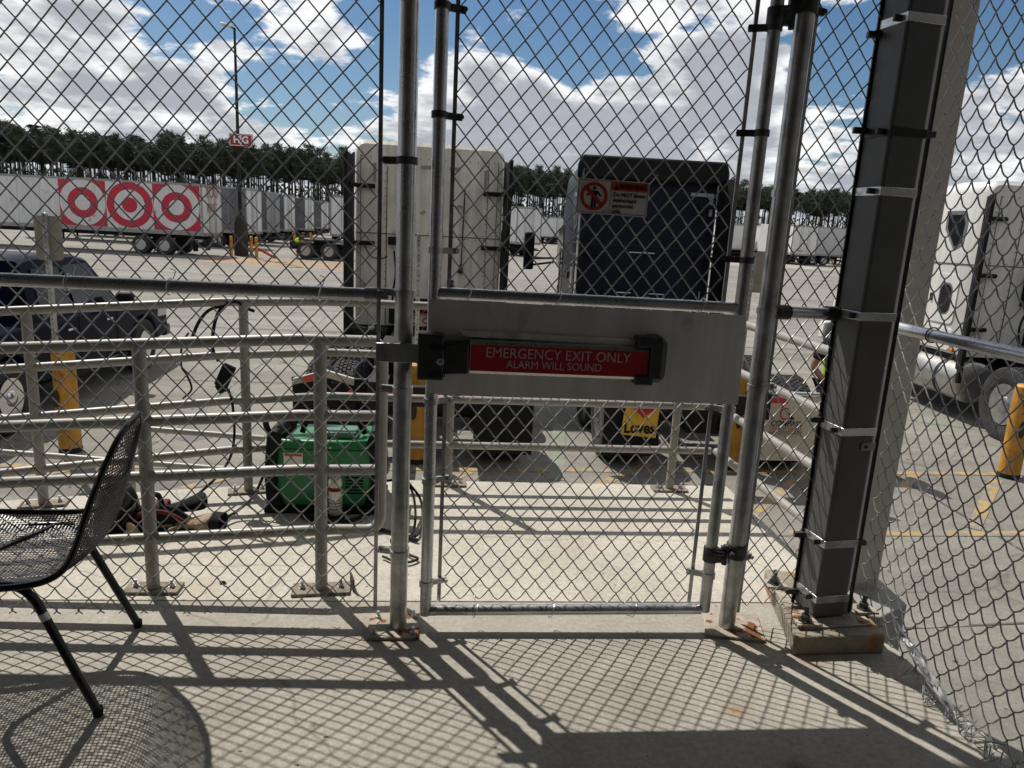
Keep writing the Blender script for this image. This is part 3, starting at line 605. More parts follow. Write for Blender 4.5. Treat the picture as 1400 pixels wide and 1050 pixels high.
# outer railing round the far edge of the pad
B0 = Vector((-1.889, 3.395, 0)); B1 = Vector((-.995, 3.611, 0)); dB = (B1-B0).normalized()
t = railing('outer pipe railing round the far left and front edge of the pad', [B0-dB*2.2, B1-dB*.02, (-.62, 3.74, 0), (1.505, 3.755, 0)], [.988, .725, .492, .235], [(B0.x, B0.y), (B1.x, B1.y), (.035, 3.77), (1.288, 3.75)], rp=.0225, slope=lambda p: .062*min(0, p.x+.95))
foot(t, B0.x, B0.y, .24); foot(t, B1.x, B1.y, .24); foot(t, .035, 3.77, 0); foot(t, 1.288, 3.75, 0)
t = railing('pale pipe railing down the right edge of the pad behind the hinge post', [(1.515, 3.70, 0), (1.575, 2.44, 0)], [.985, .735, .495, .250], [(1.575, 2.44)], rp=.0225)
# lower railing of the ramp beyond
t = railing('low sloping ramp railing beyond the pad, far left', [(-3.3, 4.45, 0), (-1.12, 4.45, 0)], [.10, -.125], [(-3.1, 4.45), (-1.95, 4.47)], r=.019, lot_posts=True, slope=lambda p: -.062*(p.x+2.3)-.0)

# ------------------------------------------------------------------ white column behind; unseen canopy and wall added to block sky light
t = thing('canopy_column', 'pale square canopy column rising behind the black column, standing on a concrete base', 'column', (2.35, 3.7, LOT))
MB().span((2.29, 3.56, LOT), (2.507, 3.90, 3.62)).build('shaft', TAUPE, t, bevel=.008)
m = MB(); m.prism([(2.336, 3.245), (2.572, 3.381), (2.60, 3.95), (2.06, 3.98), (2.05, 3.36)], 'z', LOT, -.50); m.build('base_block', mat('grey_base_concrete', (.30, .285, .26), .85, 0, .12, 3, .15, 60), t, bevel=.01)
t = thing('sky_block_canopy', 'unseen flat canopy roof overhead, added to block sky light', 'canopy', (-1, 0, 3.6)); MB().span((-7, -4, 3.6), (2.9, 3.8, 3.95)).build('deck', mat('canopy_underside', (.06, .058, .055), .8), t)  # unseen roof, sized and darkened to cut sky light on the pad
t = thing('sky_block_wall', 'unseen dark wall behind the viewer, added to block sky light', 'building', (0, -4.2, LOT)); MB().span((-30, -4.6, LOT), (30, -4.05, 9)).build('wall', mat('dark_sky_block', (.08, .075, .07), .9, 0, .15, 2), t)  # unseen wall added behind the camera to limit sky and bounced light

# ------------------------------------------------------------------ plastic bag caught in the mesh
m = MB(); n1, n2 = 16, 18; vs = []
for i in range(n1):
    for j in range(n2):
        a = i/(n1-1); b = j/(n2-1)
        w = .045+.095*math.sin(math.pi*min(1, a*.9+.1)); p = Vector((RX-.035, 2.09-.28*a, .015+.11*(1-a)**1.1))
        q = p+Vector((-.05*math.sin(b*math.pi)*w*9, (b-.5)*w*.9, math.sin(b*math.pi)*w*.55))
        vs.append(q+Vector([random.uniform(-.009, .009) for _ in range(3)]))
m.add(vs, [(i*n2+j, i*n2+j+1, (i+1)*n2+j+1, (i+1)*n2+j) for i in range(n1-1) for j in range(n2-1)])
PB = bpy.data.materials.new('clear_plastic_film'); PB.use_nodes = True; pb = PB.node_tree.nodes['Principled BSDF']
pb.inputs['Base Color'].default_value = (.75, .75, .75, 1); pb.inputs['Roughness'].default_value = .12; pb.inputs['Alpha'].default_value = .72; pb.inputs['Specular IOR Level'].default_value = .9
tag(m.build('plastic_bag', PB, smooth=True), 'crumpled clear plastic bag caught at the foot of the right fence', 'plastic bag')
# ------------------------------------------------------------------ mesh chair
def chair():
    t = thing('mesh_chair', 'black perforated metal patio chair with rounded back at the far left', 'chair', (-.950, 1.873, 0))
    # profile (x, z, half width) from the seat front to the top of the back
    prof = [(-1.600, .425, .17), (-1.565, .452, .215), (-1.50, .452, .245), (-1.38, .440, .255), (-1.24, .428, .257), (-1.13, .424, .255), (-1.05, .432, .250), (-1.000, .462, .246), (-.968, .52, .243), (-.942, .60, .236), (-.918, .67, .218), (-.895, .735, .182), (-.878, .782, .130), (-.868, .806, .070)]
    sp = spline([(a, c, b) for a, b, c in prof], 8)     # vector = (x, halfw, z)
    YC = 2.105; n = len(sp)
    dish = lambda i: .022+.016*math.sin(math.pi*i/n)
    def P(i, s):
        p = sp[i]; q = sp[min(i+1, n-1)]; o = sp[max(i-1, 0)]; tx, tz = q.x-o.x, q.z-o.z; l = math.hypot(tx, tz) or 1
        nx, nz = tz/l, -tx/l; d = dish(i)*(1-s*s)*(1 if True else 0)
        return Vector((p.x+nx*d, YC+s*p.y, p.z+nz*d))
    m = MB()
    def strip(pts, w, side):     # thin flat ribbon of the perforated sheet
        vs = []
        for k, (p, e) in enumerate(pts): vs += [p-e*w/2, p+e*w/2]
        m.add(vs, [(2*k, 2*k+1, 2*k+3, 2*k+2) for k in range(len(pts)-1)])
    for j in range(-23, 24):
        y = j*.0108; pts = []
        for i in range(n):
            hwid = sp[i].y
            if abs(y) < hwid-.002: pts.append((P(i, y/hwid), Vector((0, 1, 0))))
        if len(pts) > 1: strip(pts, .0032, 0)
    # cross strips equally spaced along the curve
    L = [0]
    for i in range(1, n): L.append(L[-1]+math.hypot(sp[i].x-sp[i-1].x, sp[i].z-sp[i-1].z))
    s_ = .004
    while s_ < L[-1]:
        i = next(k for k in range(1, n) if L[k] >= s_); f = (s_-L[i-1])/(L[i]-L[i-1])
        pts = []
        for k in range(-6, 7):
            a = P(i-1, k/6); b = P(i, k/6); e = (b-a).normalized(); pts.append((a.lerp(b, f), e))
        strip(pts, .0032, 1); s_ += .0098
    sh = m.build('mesh_shell', mat('black_chair_coating', (.018, .017, .022), .38, .1, .1, 30), t, solid=.0016, smooth=False)
    edge = [Vector((p.x, YC-p.y, p.z)) for p in sp]+[Vector((p.x, YC+p.y, p.z)) for p in reversed(sp)]
    MB().tube(edge, .0095, 8, closed=True).build('rim', BLKP, t)
    for s_ in (-1, 1):
        y = YC+s_*.20; foot_ = Vector((-.950, YC+s_*.232, .012))
        rear = [Vector((-1.30, y, .405)), Vector((-1.16, y, .403)), Vector((-1.115, y+s_*.004, .390)), Vector((-1.085, y+s_*.008, .355))]
        MB().tube(spline(rear, 4)+[foot_], .0125, 10).build('leg', BLKP, t)
        front = [Vector((-1.30, y, .405)), Vector((-1.50, y, .405)), Vector((-1.545, y+s_*.004, .385)), Vector((-1.57, y+s_*.03, .33)), Vector((-1.64, y+s_*.05, .012))]
        MB().tube(spline(front, 4), .0125, 10).build('leg', BLKP, t)
        m = MB(); m.lathe_z((foot_.x, foot_.y, .0), [(0, .013), (.016, .0145), (.026, .0138)], 12); m.build('foot_cap', BLACK, t)
    m = MB(); m.tube(spline([(-1.16, YC-.20, .403), (-1.26, YC-.06, .397), (-1.28, YC, .396), (-1.26, YC+.06, .397), (-1.16, YC+.20, .403)], 5), .010, 8); m.build('cross_bar', BLKP, t); m = MB(); m.tube(spline([(-1.48, YC-.20, .403), (-1.36, YC-.06, .397), (-1.34, YC, .396), (-1.36, YC+.06, .397), (-1.48, YC+.20, .403)], 5), .010, 8); m.build('cross_bar', BLKP, t)
    m = MB(); a = Vector((-1.085, YC-.208, .355)); b = Vector((-.95, YC-.232, .012)); c = a.lerp(b, .10); m.tube([c, a.lerp(b, .16)], .0131, 10); m.build('silver_sticker', ALU, t)
    t.rotation_euler = (0, 0, R(9.5))
chair()

# ------------------------------------------------------------------ green machine
def machine():
    x0, x1, y0, y1 = -.800, -.335, 3.36, 3.66
    t = thing('welding_machine', 'green portable welding machine with black end guards and handles on the pad', 'machine', ((x0+x1)/2, 3.5, 0))
    cx = (x0+x1)/2; hx = (x1-x0)/2
    rings = []
    for z, k, d in ((.03, .90, .0), (.07, .985, 0), (.15, 1.0, 0), (.30, 1.0, 0), (.345, .965, .01), (.362, .90, .03)):
        rings.append([(cx+hx*k*a, (y0+y1)/2+(y1-y0)/2*b*(1-d), z) for a, b in ((-1, -.9), (-.9, -1), (.9, -1), (1, -.9), (1, .9), (.9, 1), (-.9, 1), (-1, .9))])
    body = MB().loft(rings).build('body', GRN, t, bevel=.008)
    m = MB(); m.span((cx-.13, y0-.004, .19), (cx+.05, y0-.0015, .215)); m.build('nameplate', SBACK, body)
    text('CURRENT DRIVE', .017, (cx-.04, y0-.0055, .2025), BLACK, body, bold=.01)
    MB().tube([(x0-.01, y0-.003, .318), (x1+.01, y0-.003, .318)], .0018, 5).build('seam', mat('deep_green_seam', (.004, .05, .015)), body)
    MB().span((cx+.005, y0-.004, .06), (cx+.012, y0-.001, .345)).build('seam', BLACK, body)
    for k in range(7):
        m = MB(); m.box((cx+.145, y0-.003, .10+k*.016), (.085, .006, .006)); m.build('vent_slot', BLACK, body, smooth=False)
    for sx, sz in ((-.20, .05), (.20, .05), (-.20, .33), (.20, .33), (0.03, .05), (.03, .33)):
        m = MB(); m.tube([(cx+sx, y0-.005, sz), (cx+sx, y0+.002, sz)], .006, 8); m.build('screw', GALVD, body)
    m = MB(); m.span((cx-.19, y0-.003, .235), (cx-.10, y0-.0012, .30)); m.build('warning_sticker', SIGNW, body)
    m = MB(); m.span((cx-.185, y0-.0045, .283), (cx-.105, y0-.0032, .296)); m.build('sticker_band', ORNG, body)
    m = MB(); m.box((cx+.055, y0+.10, .378), (.19, .12, .034)); m.build('top_panel', mat('grey_green_panel', (.10, .22, .17), .4, 0, .2, 15), t, bevel=.008)
    for s_ in (-1, 1):
        ex = x0-.03 if s_ < 0 else x1+.03; m = MB()
        ox = cx+s_*(hx-.02); oxx = cx+s_*(hx+.042)
        prof = [(ox, .0), (oxx-.01*s_, .0), (oxx, .05), (oxx+.006*s_, .20), (oxx-.004*s_, .33), (oxx-.012*s_, .40), (ox+s_*.008, .405), (ox-.01*s_, .36), (ox+.012*s_, .27), (ox+.016*s_, .12), (ox-.02*s_, .05)]
        m.prism(prof, 'y', y0-.018, y1+.018); g = m.build('end_guard', PLAST if False else BLACK, t, bevel=.010)
    MB().tube(spline([(x0-.03, y0+.04, .38), (x0-.045, y0+.03, .44), (x0-.01, y0+.02, .475), (x0+.055, y0+.03, .465), (x0+.085, y0+.04, .42), (x0+.03, y0+.05, .37)], 5), .015, 8).build('folded_handle', BLACK, t)
    MB().tube(spline([(cx-.12, y0+.10, .375), (cx-.10, y0+.10, .425), (cx-.04, y0+.10, .452), (cx+.07, y0+.10, .455), (cx+.14, y0+.10, .44), (cx+.185, y0+.10, .375)], 5), .014, 10).build('carry_handle', BLACK, t)
    MB().tube(spline([(x1, y0+.05, .34), (x1+.05, y0+.03, .39), (x1+.06, y0+.05, .44), (x1+.01, y0+.10, .45)], 5), .022, 8).build('rear_hose_elbow', BLACK, t)
    m = MB(); m.span((x0-.05, y0-.03, .0), (x1+.05, y1+.02, .030)); m.build('skid', BLACK, t, bevel=.006)
machine()
cxx = -.500
t = thing('spray_can', 'white and grey aerosol can standing in front of the green machine', 'spray can', (cxx, 3.27, 0))
m = MB(); m.lathe_z((cxx, 3.27, .03), [(0, .030), (.004, .032), (.165, .032), (.180, .026)], 20); m.build('can', mat('printed_can', (.60, .57, .50), .35, .3, .15, 30), t)
for z in (.06, .075, .09, .105): m = MB(); m.lathe_z((cxx, 3.27, z), [(0, .0323), (.0035, .0323)], 20); m.build('print_line', BLACK, t)
m = MB(); m.lathe_z((cxx, 3.27, .15), [(0, .0324), (.02, .0324)], 20); m.build('red_band', REDC, t)
m = MB(); m.lathe_z((cxx, 3.27, .21), [(0, .028), (.045, .028), (.052, .022)], 20); m.build('cap', mat('grey_cap', (.25, .25, .25), .5), t)
m = MB(); m.lathe_z((cxx, 3.27, .001), [(0, .045), (.028, .045)], 16); m.build('cap_stand', BLACK, t)
t = MB().tube(spline([(-.34, 3.30, .02), (-.45, 3.22, .012), (-.62, 3.24, .012), (-.66, 3.30, .012), (-.50, 3.18, .03), (-.36, 3.16, .012), (-.20, 3.10, .012), (-.10, 3.02, .012)], 6), .009, 6).build('ground_cable', BLACK)
tag(t, 'black cable coiled along the foot of the green machine', 'cable')
m = MB(); m.tube(spline([(-.33, 3.46, .12), (-.20, 3.42, .15), (-.145, 3.36, .12), (-.12, 3.26, .05), (-.125, 3.1, .012), (-.18, 2.98, .012), (-.24, 2.93, .012)], 6), .0065, 6)
m.tube(spline([(-.16, 3.38, .15), (-.10, 3.34, .08), (-.085, 3.22, .014), (-.11, 3.05, .018), (-.20, 3.10, .012), (-.14, 2.90, .012), (-.09, 2.84, .012), (-.16, 2.80, .012), (-.24, 2.86, .012)], 6), .006, 6)
tag(m.build('power_cable', BLACK), 'black cable looping on the concrete between the main post and the gate', 'cable')
t = MB().tube([(-.215, 3.0, .015), (-.17, 2.99, .03), (-.15, 2.985, .012)], .014, 8).build('red_connector', REDC); tag(t, 'small red cable connector on the floor beside the main post', 'connector')

# ------------------------------------------------------------------ cable and plug hung on the outer railing
t = thing('hanging_cable', 'black cable with inline box draped over the outer railing', 'cable', (-1.05, 3.58, 0))
Y0 = 3.58
pt = lambda px, py, y=Y0: at_y(px, py, y)
MB().tube(spline([pt(250, 545), pt(262, 532), pt(255, 512), pt(248, 500), pt(249, 470), pt(258, 455)], 5), .005, 6).build('tail', BLACK, t)
MB().tube(spline([pt(262, 463), pt(272, 440), pt(286, 424), pt(306, 418), pt(322, 412), pt(334, 422)+Vector((0, .03, 0)), pt(344, 427)+Vector((0, .05, 0))], 6), .0085, 6).build('strap', BLACK, t)
MB().tube(spline([pt(312, 412), pt(300, 425), pt(294, 440), pt(291, 458), pt(291, 478), pt(299, 494)], 6), .0085, 6).build('cable', BLACK, t)
c_ = pt(308, 514, Y0-.02); rot = Matrix.Rotation(R(24), 3, 'Y'); MB().box(c_, (.062, .04, .115), rot).build('inline_box', BLACK, t, bevel=.006)
c_ = pt(303, 530, Y0-.02); MB().box(c_, (.045, .03, .05), Matrix.Rotation(R(-30), 3, 'Y')).build('clip', BLACK, t, bevel=.006)
MB().tube(spline([pt(312, 532), pt(317, 548), pt(320, 575), pt(320, 600), pt(315, 625), pt(300, 648, 3.45), pt(275, 672, 3.3), pt(245, 692, 3.2)], 5), .0065, 6).build('lower_cable', BLACK, t)
m = MB(); m.tube(spline([at_y(368, 618, 3.36), at_y(360, 650, 3.34), at_y(345, 680, 3.30), at_y(322, 700, 3.25), at_y(298, 712, 3.16)], 6), .007, 6); tag(m.build('torch_lead', BLACK), 'black lead running from the green machine to the tan glove', 'cable')

# ------------------------------------------------------------------ heap of welding gear
def blob(name, c, r, m_, seed=0, amp=.18, par=None, n=1):
    bm = bmesh.new(); bmesh.ops.create_icosphere(bm, subdivisions=3, radius=1); rs = np.random.default_rng(seed); f = rs.uniform(1.5, 4, (4, 3)); ph = rs.uniform(0, 6, 4)
    mb = MB(); 
    for v in bm.verts: v.index
    vs = []
    for v in bm.verts:
        k = 1+amp*sum(math.sin(f[i][0]*v.co.x+f[i][1]*v.co.y*1.3+f[i][2]*v.co.z+ph[i]) for i in range(4))/2
        vs.append((c[0]+v.co.x*r[0]*k, c[1]+v.co.y*r[1]*k, max(.002, c[2]+v.co.z*r[2]*k)))
    mb.add(vs, [tuple(v.index for v in f_.verts) for f_ in bm.faces]); bm.free()
    return mb.build(name, m_, par)
tag(blob('dark_mat', (-1.28, 3.10, .012), (.22, .10, .012), CLOTHD, 3), 'dark cloth mat spread under the welding gear', 'mat')
t = thing('welding_helmet', 'black welding helmet lying on its side behind the chair back', 'helmet', (-1.44, 3.14, 0))
hm = blob('shell', (-1.44, 3.14, .105), (.085, .10, .125), BLKP, 5, .10, t)
m = MB(); m.box((-1.44, 3.045, .09), (.10, .02, .055), Matrix.Rotation(.3, 3, 'Y')); m.build('visor', GLASS, t, bevel=.006)
m = MB(); m.tube(spline([(-1.40, 3.06, .03), (-1.36, 3.04, .08), (-1.34, 3.08, .12), (-1.37, 3.14, .14)], 5), .008, 6); m.build('headband', BLACK, t)
def glove(label, c, ang, cm, fm, L=.16, open_dark=True):
    t = thing('work_glove', label, 'glove', (c[0], c[1], 0)); rot = Matrix.Rotation(ang, 3, 'Z')
    q = lambda x, y, z: Vector(c)+rot @ Vector((x, y, z))
    rings = []
    for x, w, h in ((-.02, .034, .020), (.03, .040, .026), (.08, .042, .030), (.12, .050, .038), (.165, .056, .045)):
        rings.append([q(x, w*math.cos(a), h+h*.98*math.sin(a)+.006*math.sin(3*a+x*40)) for a in [2*math.pi*k/16 for k in range(16)]])
    MB().loft(rings, cap=True).build('cuff', cm, t, subsurf=1)
    if open_dark:
        m = MB(); m.loft([[q(x, w*math.cos(a), .044+w*.8*math.sin(a)) for a in [2*math.pi*k/16 for k in range(16)]] for x, w in ((.160, .057), (.205, .054), (.200, .044), (.168, .040))]); m.build('lining', CLOTHD, t)
    for k, (y, l, b) in enumerate(((-.030, .060, -.2), (-.011, .075, -.05), (.009, .073, .08), (.027, .058, .2))):
        MB().tube([q(-.005, y, .025), q(-.01-l*.5, y+b*l*.4, .032), q(-.01-l, y+b*l, .014)], [.013, .0125, .009], 8).build('finger', fm, t, subsurf=1)
    MB().tube([q(.03, -.038, .022), q(.0, -.066, .024), q(-.03, -.075, .013)], [.014, .013, .009], 8).build('thumb', fm, t, subsurf=1)
glove('tan leather glove with dark open cuff beside the red gear', (-1.175, 3.135, .003), -.12, TAN, TAN)
glove('black and red glove lying on top of the gear heap', (-1.235, 3.20, .045), .5, CLOTHD, REDC, open_dark=False)
glove('black and red glove partly hidden behind the near railing post', (-1.40, 3.20, .03), .1, REDC, CLOTHD, open_dark=False)
t = thing('tool_bag', 'black and red tool bag slumped on the pad beside the helmet', 'bag', (-1.27, 3.16, 0))
blob('bag_body', (-1.27, 3.16, .045), (.13, .07, .055), CLOTHD, 11, .22, t)
MB().tube(spline([(-1.36, 3.10, .05), (-1.30, 3.08, .10), (-1.22, 3.09, .10), (-1.15, 3.10, .06), (-1.13, 3.11, .03)], 6), .010, 8).build('red_trim', REDC, t)
MB().tube(spline([(-1.31, 3.15, .08), (-1.30, 3.14, .15), (-1.26, 3.14, .16), (-1.25, 3.16, .10)], 6), .012, 8).build('handle', CLOTHD, t)
tag(blob('leather_pouch', (-1.335, 3.03, .03), (.03, .022, .04), TAN, 17), 'small tan leather pouch at the front of the gear heap', 'pouch')
tag(MB().tube(spline([(-1.42, 3.0, .01), (-1.36, 2.985, .02), (-1.30, 3.0, .015), (-1.22, 2.99, .018)], 5), .006, 6).build('steel_tool', GALV), 'thin steel hand tool lying in front of the gear heap', 'tool')
tag(blob('pebble', (-.835, 2.64, .004), (.012, .008, .005), CLOTHD, 21), 'small dark scrap on the pale pad left of the middle railing post', 'scrap')

# ------------------------------------------------------------------ bollards with sign posts
def bollard(x, y, label, h=1.10, r=.108):
    t = thing('bollard', label, 'bollard', (x, y, LOT), 'yellow steel bollards in front of the pad')
    m = MB(); m.lathe_z((x, y, LOT), [(.002, r), (h-.02, r), (h, r*.8), (h+.004, .01)], 28); m.build('tube', YEL, t)
    m = MB(); m.lathe_z((x, y, LOT+.001), [(0, r+.004), (.05, r+.003), (.055, r)], 28); m.build('scuffed_foot', DARKM, t)
    m = MB(); m.add([(x-.05+.04*math.cos(a), y-r-.002, LOT+.60+.10*math.sin(a)) for a in [2*math.pi*k/14 for k in range(14)]], [tuple(range(14))]); m.build('scrape', mat('dark_scrape', (.05, .03, .01), .8), t)
    return t
BX = [(-3.906, 7.60), (-.272, 7.50), (3.30, 7.50), (6.586, 7.414)]
bollard(*BX[0], 'yellow bollard at the left, beside the dark pickup'); bollard(*BX[1], 'yellow bollard standing just behind the main fence post')
bollard(*BX[2], 'yellow bollard behind the hinge side of the gate'); bollard(*BX[3], 'yellow bollard at the far right edge, near the white tractor', r=.112)
def sign_post(px, y, z0, z1, label, plate=None):
    x = at_y(px, 330, y).x
    t = thing('sign_post', label, 'sign', (x, y, LOT)); m = MB(); w = .022
    m.span((x-w, y-w, z0), (x+w, y+w, z1)); m.build('perforated_tube', GALVD, t, bevel=.003)
    m = MB()
    k = z0+.05
    while k < z1-.02: m.tube([(x, y-w-.0015, k), (x, y-w-.0005, k)], .0065, 8); k += .0508
    m.build('punched_holes', BLACK, t, kind='stuff')
    if plate:
        a = at_y(*plate[0], y); b = at_y(*plate[1], y); xc = (a.x+b.x)/2; w = abs(b.x-a.x)/2; zt, zb = a.z, b.z; c = .03
        m = MB(); m.prism([(xc-w+c, zb), (xc+w-c, zb), (xc+w, zb+c), (xc+w, zt-c), (xc+w-c, zt), (xc-w+c, zt), (xc-w, zt-c), (xc-w, zb+c)], 'y', y+.024, y+.027); m.build('sign_plate', SBACK, t)
    return t
sign_post(64, 7.6, LOT+1.10, 1.30, 'back of a metal sign on a perforated post above the left bollard', ((43, 294), (86, 357)))
sign_post(573, 7.5, LOT+1.10, 1.285, 'bare perforated sign post rising behind the main fence post')
sign_post(1033, 7.5, LOT+1.10, 1.25, 'back of a metal sign seen between gate and hinge post', ((1022, 344), (1048, 401)))
# ------------------------------------------------------------------ truck tractors
def wheel_mesh(w=.25, r=.51, tread=True):
    m = MB(); h = w/2
    m.lathe_x((0, 0, 0), [(-h*.8, .285), (-h, .33), (-h, r*.90), (-h*.93, r*.975), (-h*.8, r)]+[q for g in (-.5, -.17, .17, .5) for q in ((h*g-.012, r), (h*g-.008, r-.018), (h*g+.008, r-.018), (h*g+.012, r))]+[(h*.8, r), (h*.93, r*.975), (h, r*.90), (h, .33), (h*.8, .285)], 48)
    if tread:
        for k in range(48):
            a = 2*math.pi*(k+.5)/48
            for g in (-.66, -.335, 0, .335, .66):
                aa = a+(.06 if g in (-.335, .335) else 0); c = Vector((h*g, (r+.002)*math.cos(aa), (r+.002)*math.sin(aa))); m.box(c, (.030, .040, .012), Matrix.Rotation(aa-math.pi/2, 3, 'X') )
    return m
TYRE_ME = None
def put_wheel(parent, x, y, side, dual=True, r=.51, w=.25, metal=HUB, name='wheel', z=None, tread=True):
    # side: -1 outer face to -x, +1 to +x
    global TYRE_ME
    z = r if z is None else z
    if r == .51 and TYRE_ME is not None: o = bpy.data.objects.new(name, TYRE_ME); COL.objects.link(o); o.parent = parent
    else:
        o = wheel_mesh(w, r, tread).build(name, TYRE, parent); rl = root_loc(parent)
        if True:
            o.data.transform(Matrix.Translation(rl))
        if r == .51: TYRE_ME = o.data
    o.location = (x, y, z); s = side
    m = MB(); ri = r*.56
    m.lathe_x((0, 0, 0), [(s*w*.47, ri), (s*w*.42, ri*.93), (s*(w*.42-.09), ri*.85), (s*(w*.42-.10), ri*.45), (s*(w*.42+.02), ri*.40), (s*(w*.42+.05), ri*.22), (s*(w*.42+.05), .01)], 28)
    rl = root_loc(parent); m.v = [(a+rl.x, b+rl.y, c+rl.z) for a, b, c in m.v]; rim = m.build('rim', metal, o)
    m = MB()
    for k in range(10):
        a = 2*math.pi*k/10; m.tube([(s*(w*.42-.10), ri*.66*math.cos(a), ri*.66*math.sin(a)), (s*(w*.42-.065), ri*.66*math.cos(a), ri*.66*math.sin(a))], .016, 6)
    m.v = [(a+rl.x, b+rl.y, c+rl.z) for a, b, c in m.v]; m.build('wheel_nuts', DARKM, o)
    return o
def rrect(w, z0, z1, y, r=.10, n=5, crown=0.0):
    pts = []
    for cx, cz, a0 in ((w-r, z1-r, 0), (-w+r, z1-r, 90), (-w+.03, z0+.03, 180), (w-.03, z0+.03, 270)):
        rr = r if a0 < 180 else .03
        for k in range(n+1):
            a = R(a0+90*k/n); x = cx+rr*math.cos(a); z = cz+rr*math.sin(a)
            if a0 < 180: z += crown*(1-(x/w)**2)
            pts.append((x, y, z))
    return pts
def tractor(label, x, y, rz, paint, wall=4.0, zroof=3.55, axles=(.85, 2.15), hw=1.16, side_paint=None, style='white', flap='black'):
    t = thing('truck_tractor', label, 'truck', (0, 0, 0))
    fr = MB()
    for s in (-1, 1): fr.span((s*.42-.04, -.05, .72), (s*.42+.04, wall+4.0, 1.0))
    for yy in (0, 1.5, 3.0, wall-.3): fr.span((-.40, yy-.05, .76), (.40, yy+.05, .96))
    for a in axles: fr.tube([(-.95, a, .51), (.95, a, .51)], .09, 10); fr.box((0, a, .55), (.35, .4, .4))
    fr.span((-1.12, wall+.1, .55), (1.12, wall+1.9, .98)) 
    fr.build('chassis', DARKM, t)
    m = MB(); m.prism([(-.46, 1.0), (.46, 1.0), (.46, 2.0), (.12, 2.0), (.06, 1.45), (-.06, 1.45), (-.12, 2.0), (-.46, 2.0)][:4]+[(-.46, 2.0)], 'z', 1.02, 1.14); m.build('fifth_wheel', DARKM, t, bevel=.01)
    for a in axles:
        for s in (-1, 1):
            put_wheel(t, s*.775, a, s); put_wheel(t, s*1.055, a, s)
    for s in (-1, 1): put_wheel(t, s*1.02, wall+4.15, s, tread=False)
    # mud flaps on brackets
    for s in (-1, 1):
        fx = s*.92 if not (flap == 'blue' and s > 0) else .78; m = MB(); yb = axles[0]-.68; fw = .34 if (flap == "blue" and s > 0) else .31
        rings = [[(fx-fw, yb+.02*math.sin(z*3), z), (fx+fw, yb+.03+.02*math.sin(z*3), z), (fx+fw, yb+.045+.02*math.sin(z*3), z), (fx-fw, yb+.015+.02*math.sin(z*3), z)] for z in (.20, .45, .70, .92)]
        f = MB().loft(rings).build('mud_flap', {'black': BLACK, 'blue': BLACK}[flap] if not (flap == 'blue' and s > 0) else mat('cream_flap', (.60, .54, .42), .6, 0, .06, 4), t)
        br = MB(); br.tube([(s*.42, yb+.05, .95), (fx+s*.32, yb+.05, .95)], .025, 8); br.build('flap_bracket', CHROME if flap == 'blue' else DARKM, t)
        if flap == 'blue' and s < 0:
            m = MB(); m.prism([(fx-.125, .45), (fx+.255, .42), (fx+.275, .90), (fx-.05, .90), (fx-.11, .66)], 'y', yb-.026, yb-.021); lp = m.build('yellow_flap_print', mat('yellow_print', (.72, .42, .02), .5, 0, .05, 6), f)
            hv = []
            for k in range(40):
                a = 2*math.pi*k/40; hx_ = .0105*16*math.sin(a)**3; hz = .0105*(13*math.cos(a)-5*math.cos(2*a)-2*math.cos(3*a)-math.cos(4*a)); hv.append((fx+.10+hx_*.95, yb-.029, .77+hz*.8))
            m = MB(); m.add(hv, [tuple(range(40))]); m.build('red_heart', REDL, f, smooth=False)
            for off in (0, .025):
                m = MB(); m.tube([(fx-.02-off, yb-.031, .84-off), (fx-.01-off*.6, yb-.031, .72-off), (fx+.06-off*.2, yb-.031, .64-off)], .005, 5); m.build('heart_stripe', mat('yellow_print', (.7, .4, .02)), f)
            text('Loves', .18, (fx+.07, yb-.030, .525), BLACK, f, bold=.03, squeeze=.80)
        if flap == 'blue' and s > 0:
            ty = yb-.030; 
            text('COMPASS', .083, (fx-.04, ty, .633), BLACK, f, bold=.03, squeeze=.95, shear=.2)
            text('TRUCK SALES', .060, (fx-.04, ty, .575), mat('dark_red_print', (.25, .04, .03), .6), f, squeeze=1.0)
            text('(844) GO COMPASS', .043, (fx-.04, ty, .525), BLACK, f, bold=.01)
            m = MB(); m.span((fx-.23, ty-.001, .546), (fx+.16, ty, .550)); m.span((fx-.16, ty-.001, .495), (fx+.10, ty, .498)); m.build('rule_line', BLACK, f, smooth=False)
            m = MB(); m.tube([(fx-.06+.055*math.cos(a), ty, .745+.06*math.sin(a)) for a in [R(60+k*16) for k in range(16)]], .008, 6); m.build('red_swoosh', REDL, f)
            m = MB(); m.add([(fx-.05, ty-.002, .79), (fx+.05, ty-.002, .685), (fx+.01, ty-.002, .685)], [(0, 1, 2)]); m.build('black_needle', BLACK, f, smooth=False)
            m = MB(); m.span((fx-.30, yb-.04, .86), (fx-.05, yb-.03, .92)); m.build('red_reflector', REDLT, f)
    # fenders
    if style == 'white':
        for s in (-1, 1):
            m = MB(); yb = axles[0]-.68; m.prism([(s*.62, .98), (s*.9, 1.06), (s*1.22, .96), (s*1.22, .90), (s*.9, .99), (s*.62, .91)], 'y', yb-.02, yb+.03); m.build('light_bar', mat('pale_bar', (.45, .42, .36)), t)
            m = MB(); m.prism([(s*.93, 1.04), (s*1.12, .99), (s*1.12, .92), (s*.93, .975)], 'y', yb-.03, yb-.021); m.build('red_reflector', REDLT, t)
    for s in ((-.25, .25) if flap == 'blue' else (-.25, .25, -.62, .62)):
        m = MB(); m.tube([(s, -.075, .86), (s, -.05, .86)], .05, 16); m.build('tail_lamp', REDLT, t)
    # cab shell
    z0 = .98; W = wall; c = .0
